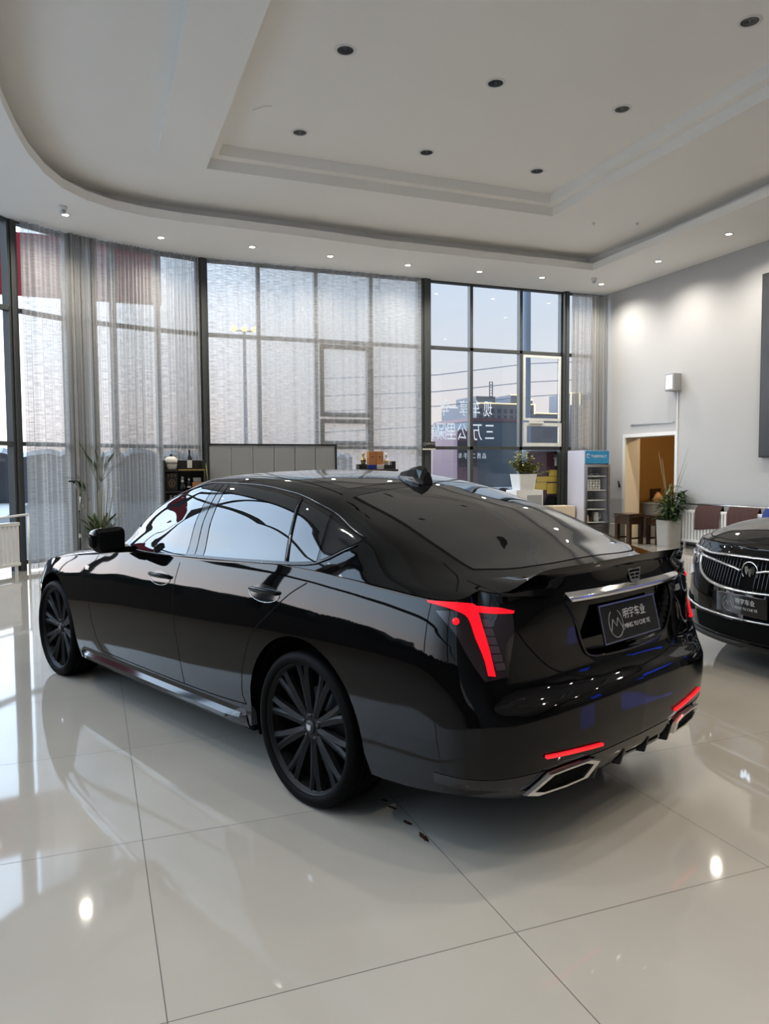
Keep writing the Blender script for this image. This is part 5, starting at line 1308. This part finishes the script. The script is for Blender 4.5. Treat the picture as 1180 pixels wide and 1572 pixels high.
for i in range(6): mb.box(-2.15,-1.65,-1.7,-1.6,10.3+i*.35,10.36+i*.35)
mb.build('roof_sign_tower', 'bld', t)
t = empty('low_building', (53.4, 84, 0), 0, 'low grey building with a yellow lit edge right of the distant office block', 'building')
MB().box(-1.7,2.6,-2,5,0,8.5).build('facade', 'bld', t); MB().box(-1.75,2.6,-2.1,-2,8.45,8.55).build('roof_edge_light', 'edgeled', t)
t = empty('tall_building', (57.6, 80, 0), 0, 'distant block with yellow outline lights behind the short sheer curtain', 'building')
MB().box(-1.2,3,0,5,0,11).build('facade', 'bld', t); MB().box(-1.25,1.2,-.1,0,10.95,11.1).box(-1.25,-1.1,-.1,0,9.5,11).box(.1,.25,-.1,0,9.5,11.0).build('edge_light', 'edgeled', t)
t = empty('container_truck', (9.05, 16, 0), 0, 'blue-grey container body parked outside the clear window', 'truck')
MB().bbox(-.62,1.1,0,2.4,.9,2.85,.05).build('container', 'box', t); MB().box(-.64,1.12,-.02,2.4,2.8,2.9).build('roof_rim', 'vanred', t)
for x in (-.1,.7): MB().lathe([(.15,-.1),(.42,-.12),(.45,0),(.42,.1),(.15,.1)], 24, ax='Y', mx=Matrix.Translation((x,.3,.42))).build('wheel', 'rubber', t)
t = empty('parked_van', (8.0, 15.2, 0), 0, 'dull plum van outside, left of the container truck', 'van')
MB().bbox(-.35,.35,0,1.7,.35,2.55,.18).build('van_body', 'vanred', t); MB().box(-.28,.28,-.01,.0,1.5,2.2).build('van_window', 'bldwin', t)
for y in (.3,1.4): MB().lathe([(.12,-.05),(.33,-.06),(.35,0),(.33,.06)], 20, ax='Y', mx=Matrix.Translation((-.2,y,.36))).build('wheel', 'rubber', t)
tag(MB().lathe([(.30,0),(.26,12),(.24,18)], 16).build('utility_pole', 'pole', loc=(19.2, 30.5, -.06)), 'thick blue-grey pole outside behind the open sash', 'pole')
for i, (za, zb) in enumerate(((6.05,6.75),(5.25,5.82),(4.55,5.1),(3.6,4.0))):
    tag(MB().tube([(8,30,za-.5),(14,30,za-.1),(19,30,zb-.05),(26,30,zb+.5)], .02, 5).build('overhead_wire', 'pole'), ['uppermost','second','third','lowest'][i]+' overhead wire crossing the sky outside', 'wire')
# maroon panel with yellow machine print behind the potted shrub
t = empty('maroon_poster', (7.2, YF+.068, 0), 0, 'maroon poster with yellow digger print on the lower right pane', 'poster')
MB().box(-.52,.30,0,.01,.55,1.80).build('poster_sheet', 'maroon', t)
MB().box(-.50,-.06,-.004,0,1.0,1.16).box(-.30,.20,-.004,0,1.17,1.28).box(-.05,.24,-.004,0,.92,1.14).box(0,.22,-.004,0,1.29,1.42).box(-.42,-.34,-.004,0,.86,1.0).build('poster_machine', 'ylw', t)
MB().lathe([(.001,0),(.17,0)], 20, mx=Matrix.Translation((.05,-.006,.72)) @ Matrix.Rotation(pi/2, 4, 'X')).build('poster_wheel', 'gap', t)
mb = MB()
for a, l_ in ((150,.10),(120,.12),(95,.13),(60,.11)): mb.tube([(.19,-.006,1.62),(.19+l_*cos(radians(a)),-.006,1.62+l_*sin(radians(a)))], [.03,.012], 6, flat=.15)
mb.box(.13,.26,-.008,-.003,1.50,1.63).build('poster_bird', 'ink', t)
# red banner outside at the upper left, dark hedge line, street light
t = empty('red_banner', (0,0,0), 0, 'red cloth banner hung outside across the upper left windows', 'banner')
MB().prism([(-8.5,11.0),(-3.2,12.0),(-.33,12.0),(-.33,12.04),(-3.2,12.05),(-8.5,11.05)], 4.66, 5.80).build('banner_cloth', 'redban', t)
for x, y in ((-8.4,11.1),(-5.6,11.6),(-4.4,11.95),(-.4,12.1)): MB().tube([(x,y,-.1),(x,y,5.9)], .05, 8).build('banner_post', 'bld', t)
t = empty('street_light', (3.75, 25, 0), 0, 'street light with three glowing yellow heads beyond the sheer curtain', 'street light')
MB().tube([(0,0,-.1),(0,0,6.6)], [.09,.06], 10).build('pole', 'bld', t)
MB().tube([(-.42,0,6.6),(.42,0,6.6)], .03, 8).build('cross_arm', 'bld', t)
for x in (-.38, 0, .38): MB().lathe([(.001,.13),(.10,.06),(.12,0),(.08,-.07),(.001,-.10)], 16, mx=Matrix.Translation((x,0,6.66))).build('lamp_head', 'bulb', t)
rnd = random.Random(77)
for i, (x0, x1, h_) in enumerate(((-30,-16,2.6),(-16,-6,3.0),(-6,4,2.35),(4,12,2.3))):
    vs = []; n = 24; y = 34+i
    for k in range(n+1):
        x = x0+(x1-x0)*k/n; z = h_+rnd.uniform(-.12,.22)
        vs += [(x,y,-.1),(x,y,z*.9),(x,y+.8,z),(x,y+1.6,z*.9),(x,y+1.6,-.1)]
    o = MB().add(vs, [(k*5+j, k*5+j+1, (k+1)*5+j+1, (k+1)*5+j) for k in range(n) for j in range(4)]+[(0,1,2,3,4), tuple(n*5+j for j in (4,3,2,1,0))]).build('hedge', 'bldwin')
    tag(o, ['dark hedge line far outside the left glass wall','dark hedge line outside the far left window','dark hedge line seen low through the middle curtain','dark hedge line seen low beside the clear window'][i], 'hedge')

rnd = random.Random(88)
for i, (y0, y1, h_) in enumerate(((-26,-12,1.5),(-12,-1,1.4),(-1,8,1.45),(8,17,1.4))):  # unseen hedges added to darken the low reflections in the car's flank
    vs = []; n = 24; x = -10.5-.3*i
    for k in range(n+1):
        y = y0+(y1-y0)*k/n; z = h_+rnd.uniform(-.15,.25)
        vs += [(x,y,-.1),(x-.1,y,z*.9),(x-.7,y,z),(x-1.4,y,z*.9),(x-1.5,y,-.1)]
    o = MB().add(vs, [(k*5+j, k*5+j+1, (k+1)*5+j+1, (k+1)*5+j) for k in range(n) for j in range(4)]+[(0,1,2,3,4), tuple(n*5+j for j in (4,3,2,1,0))]).build('hedge', 'hedge')
    tag(o, ['clipped dark hedge outside the left glass wall, nearest the camera end','second clipped dark hedge outside the left glass wall','third clipped dark hedge outside the left glass wall','clipped dark hedge outside the far left corner'][i], 'hedge')
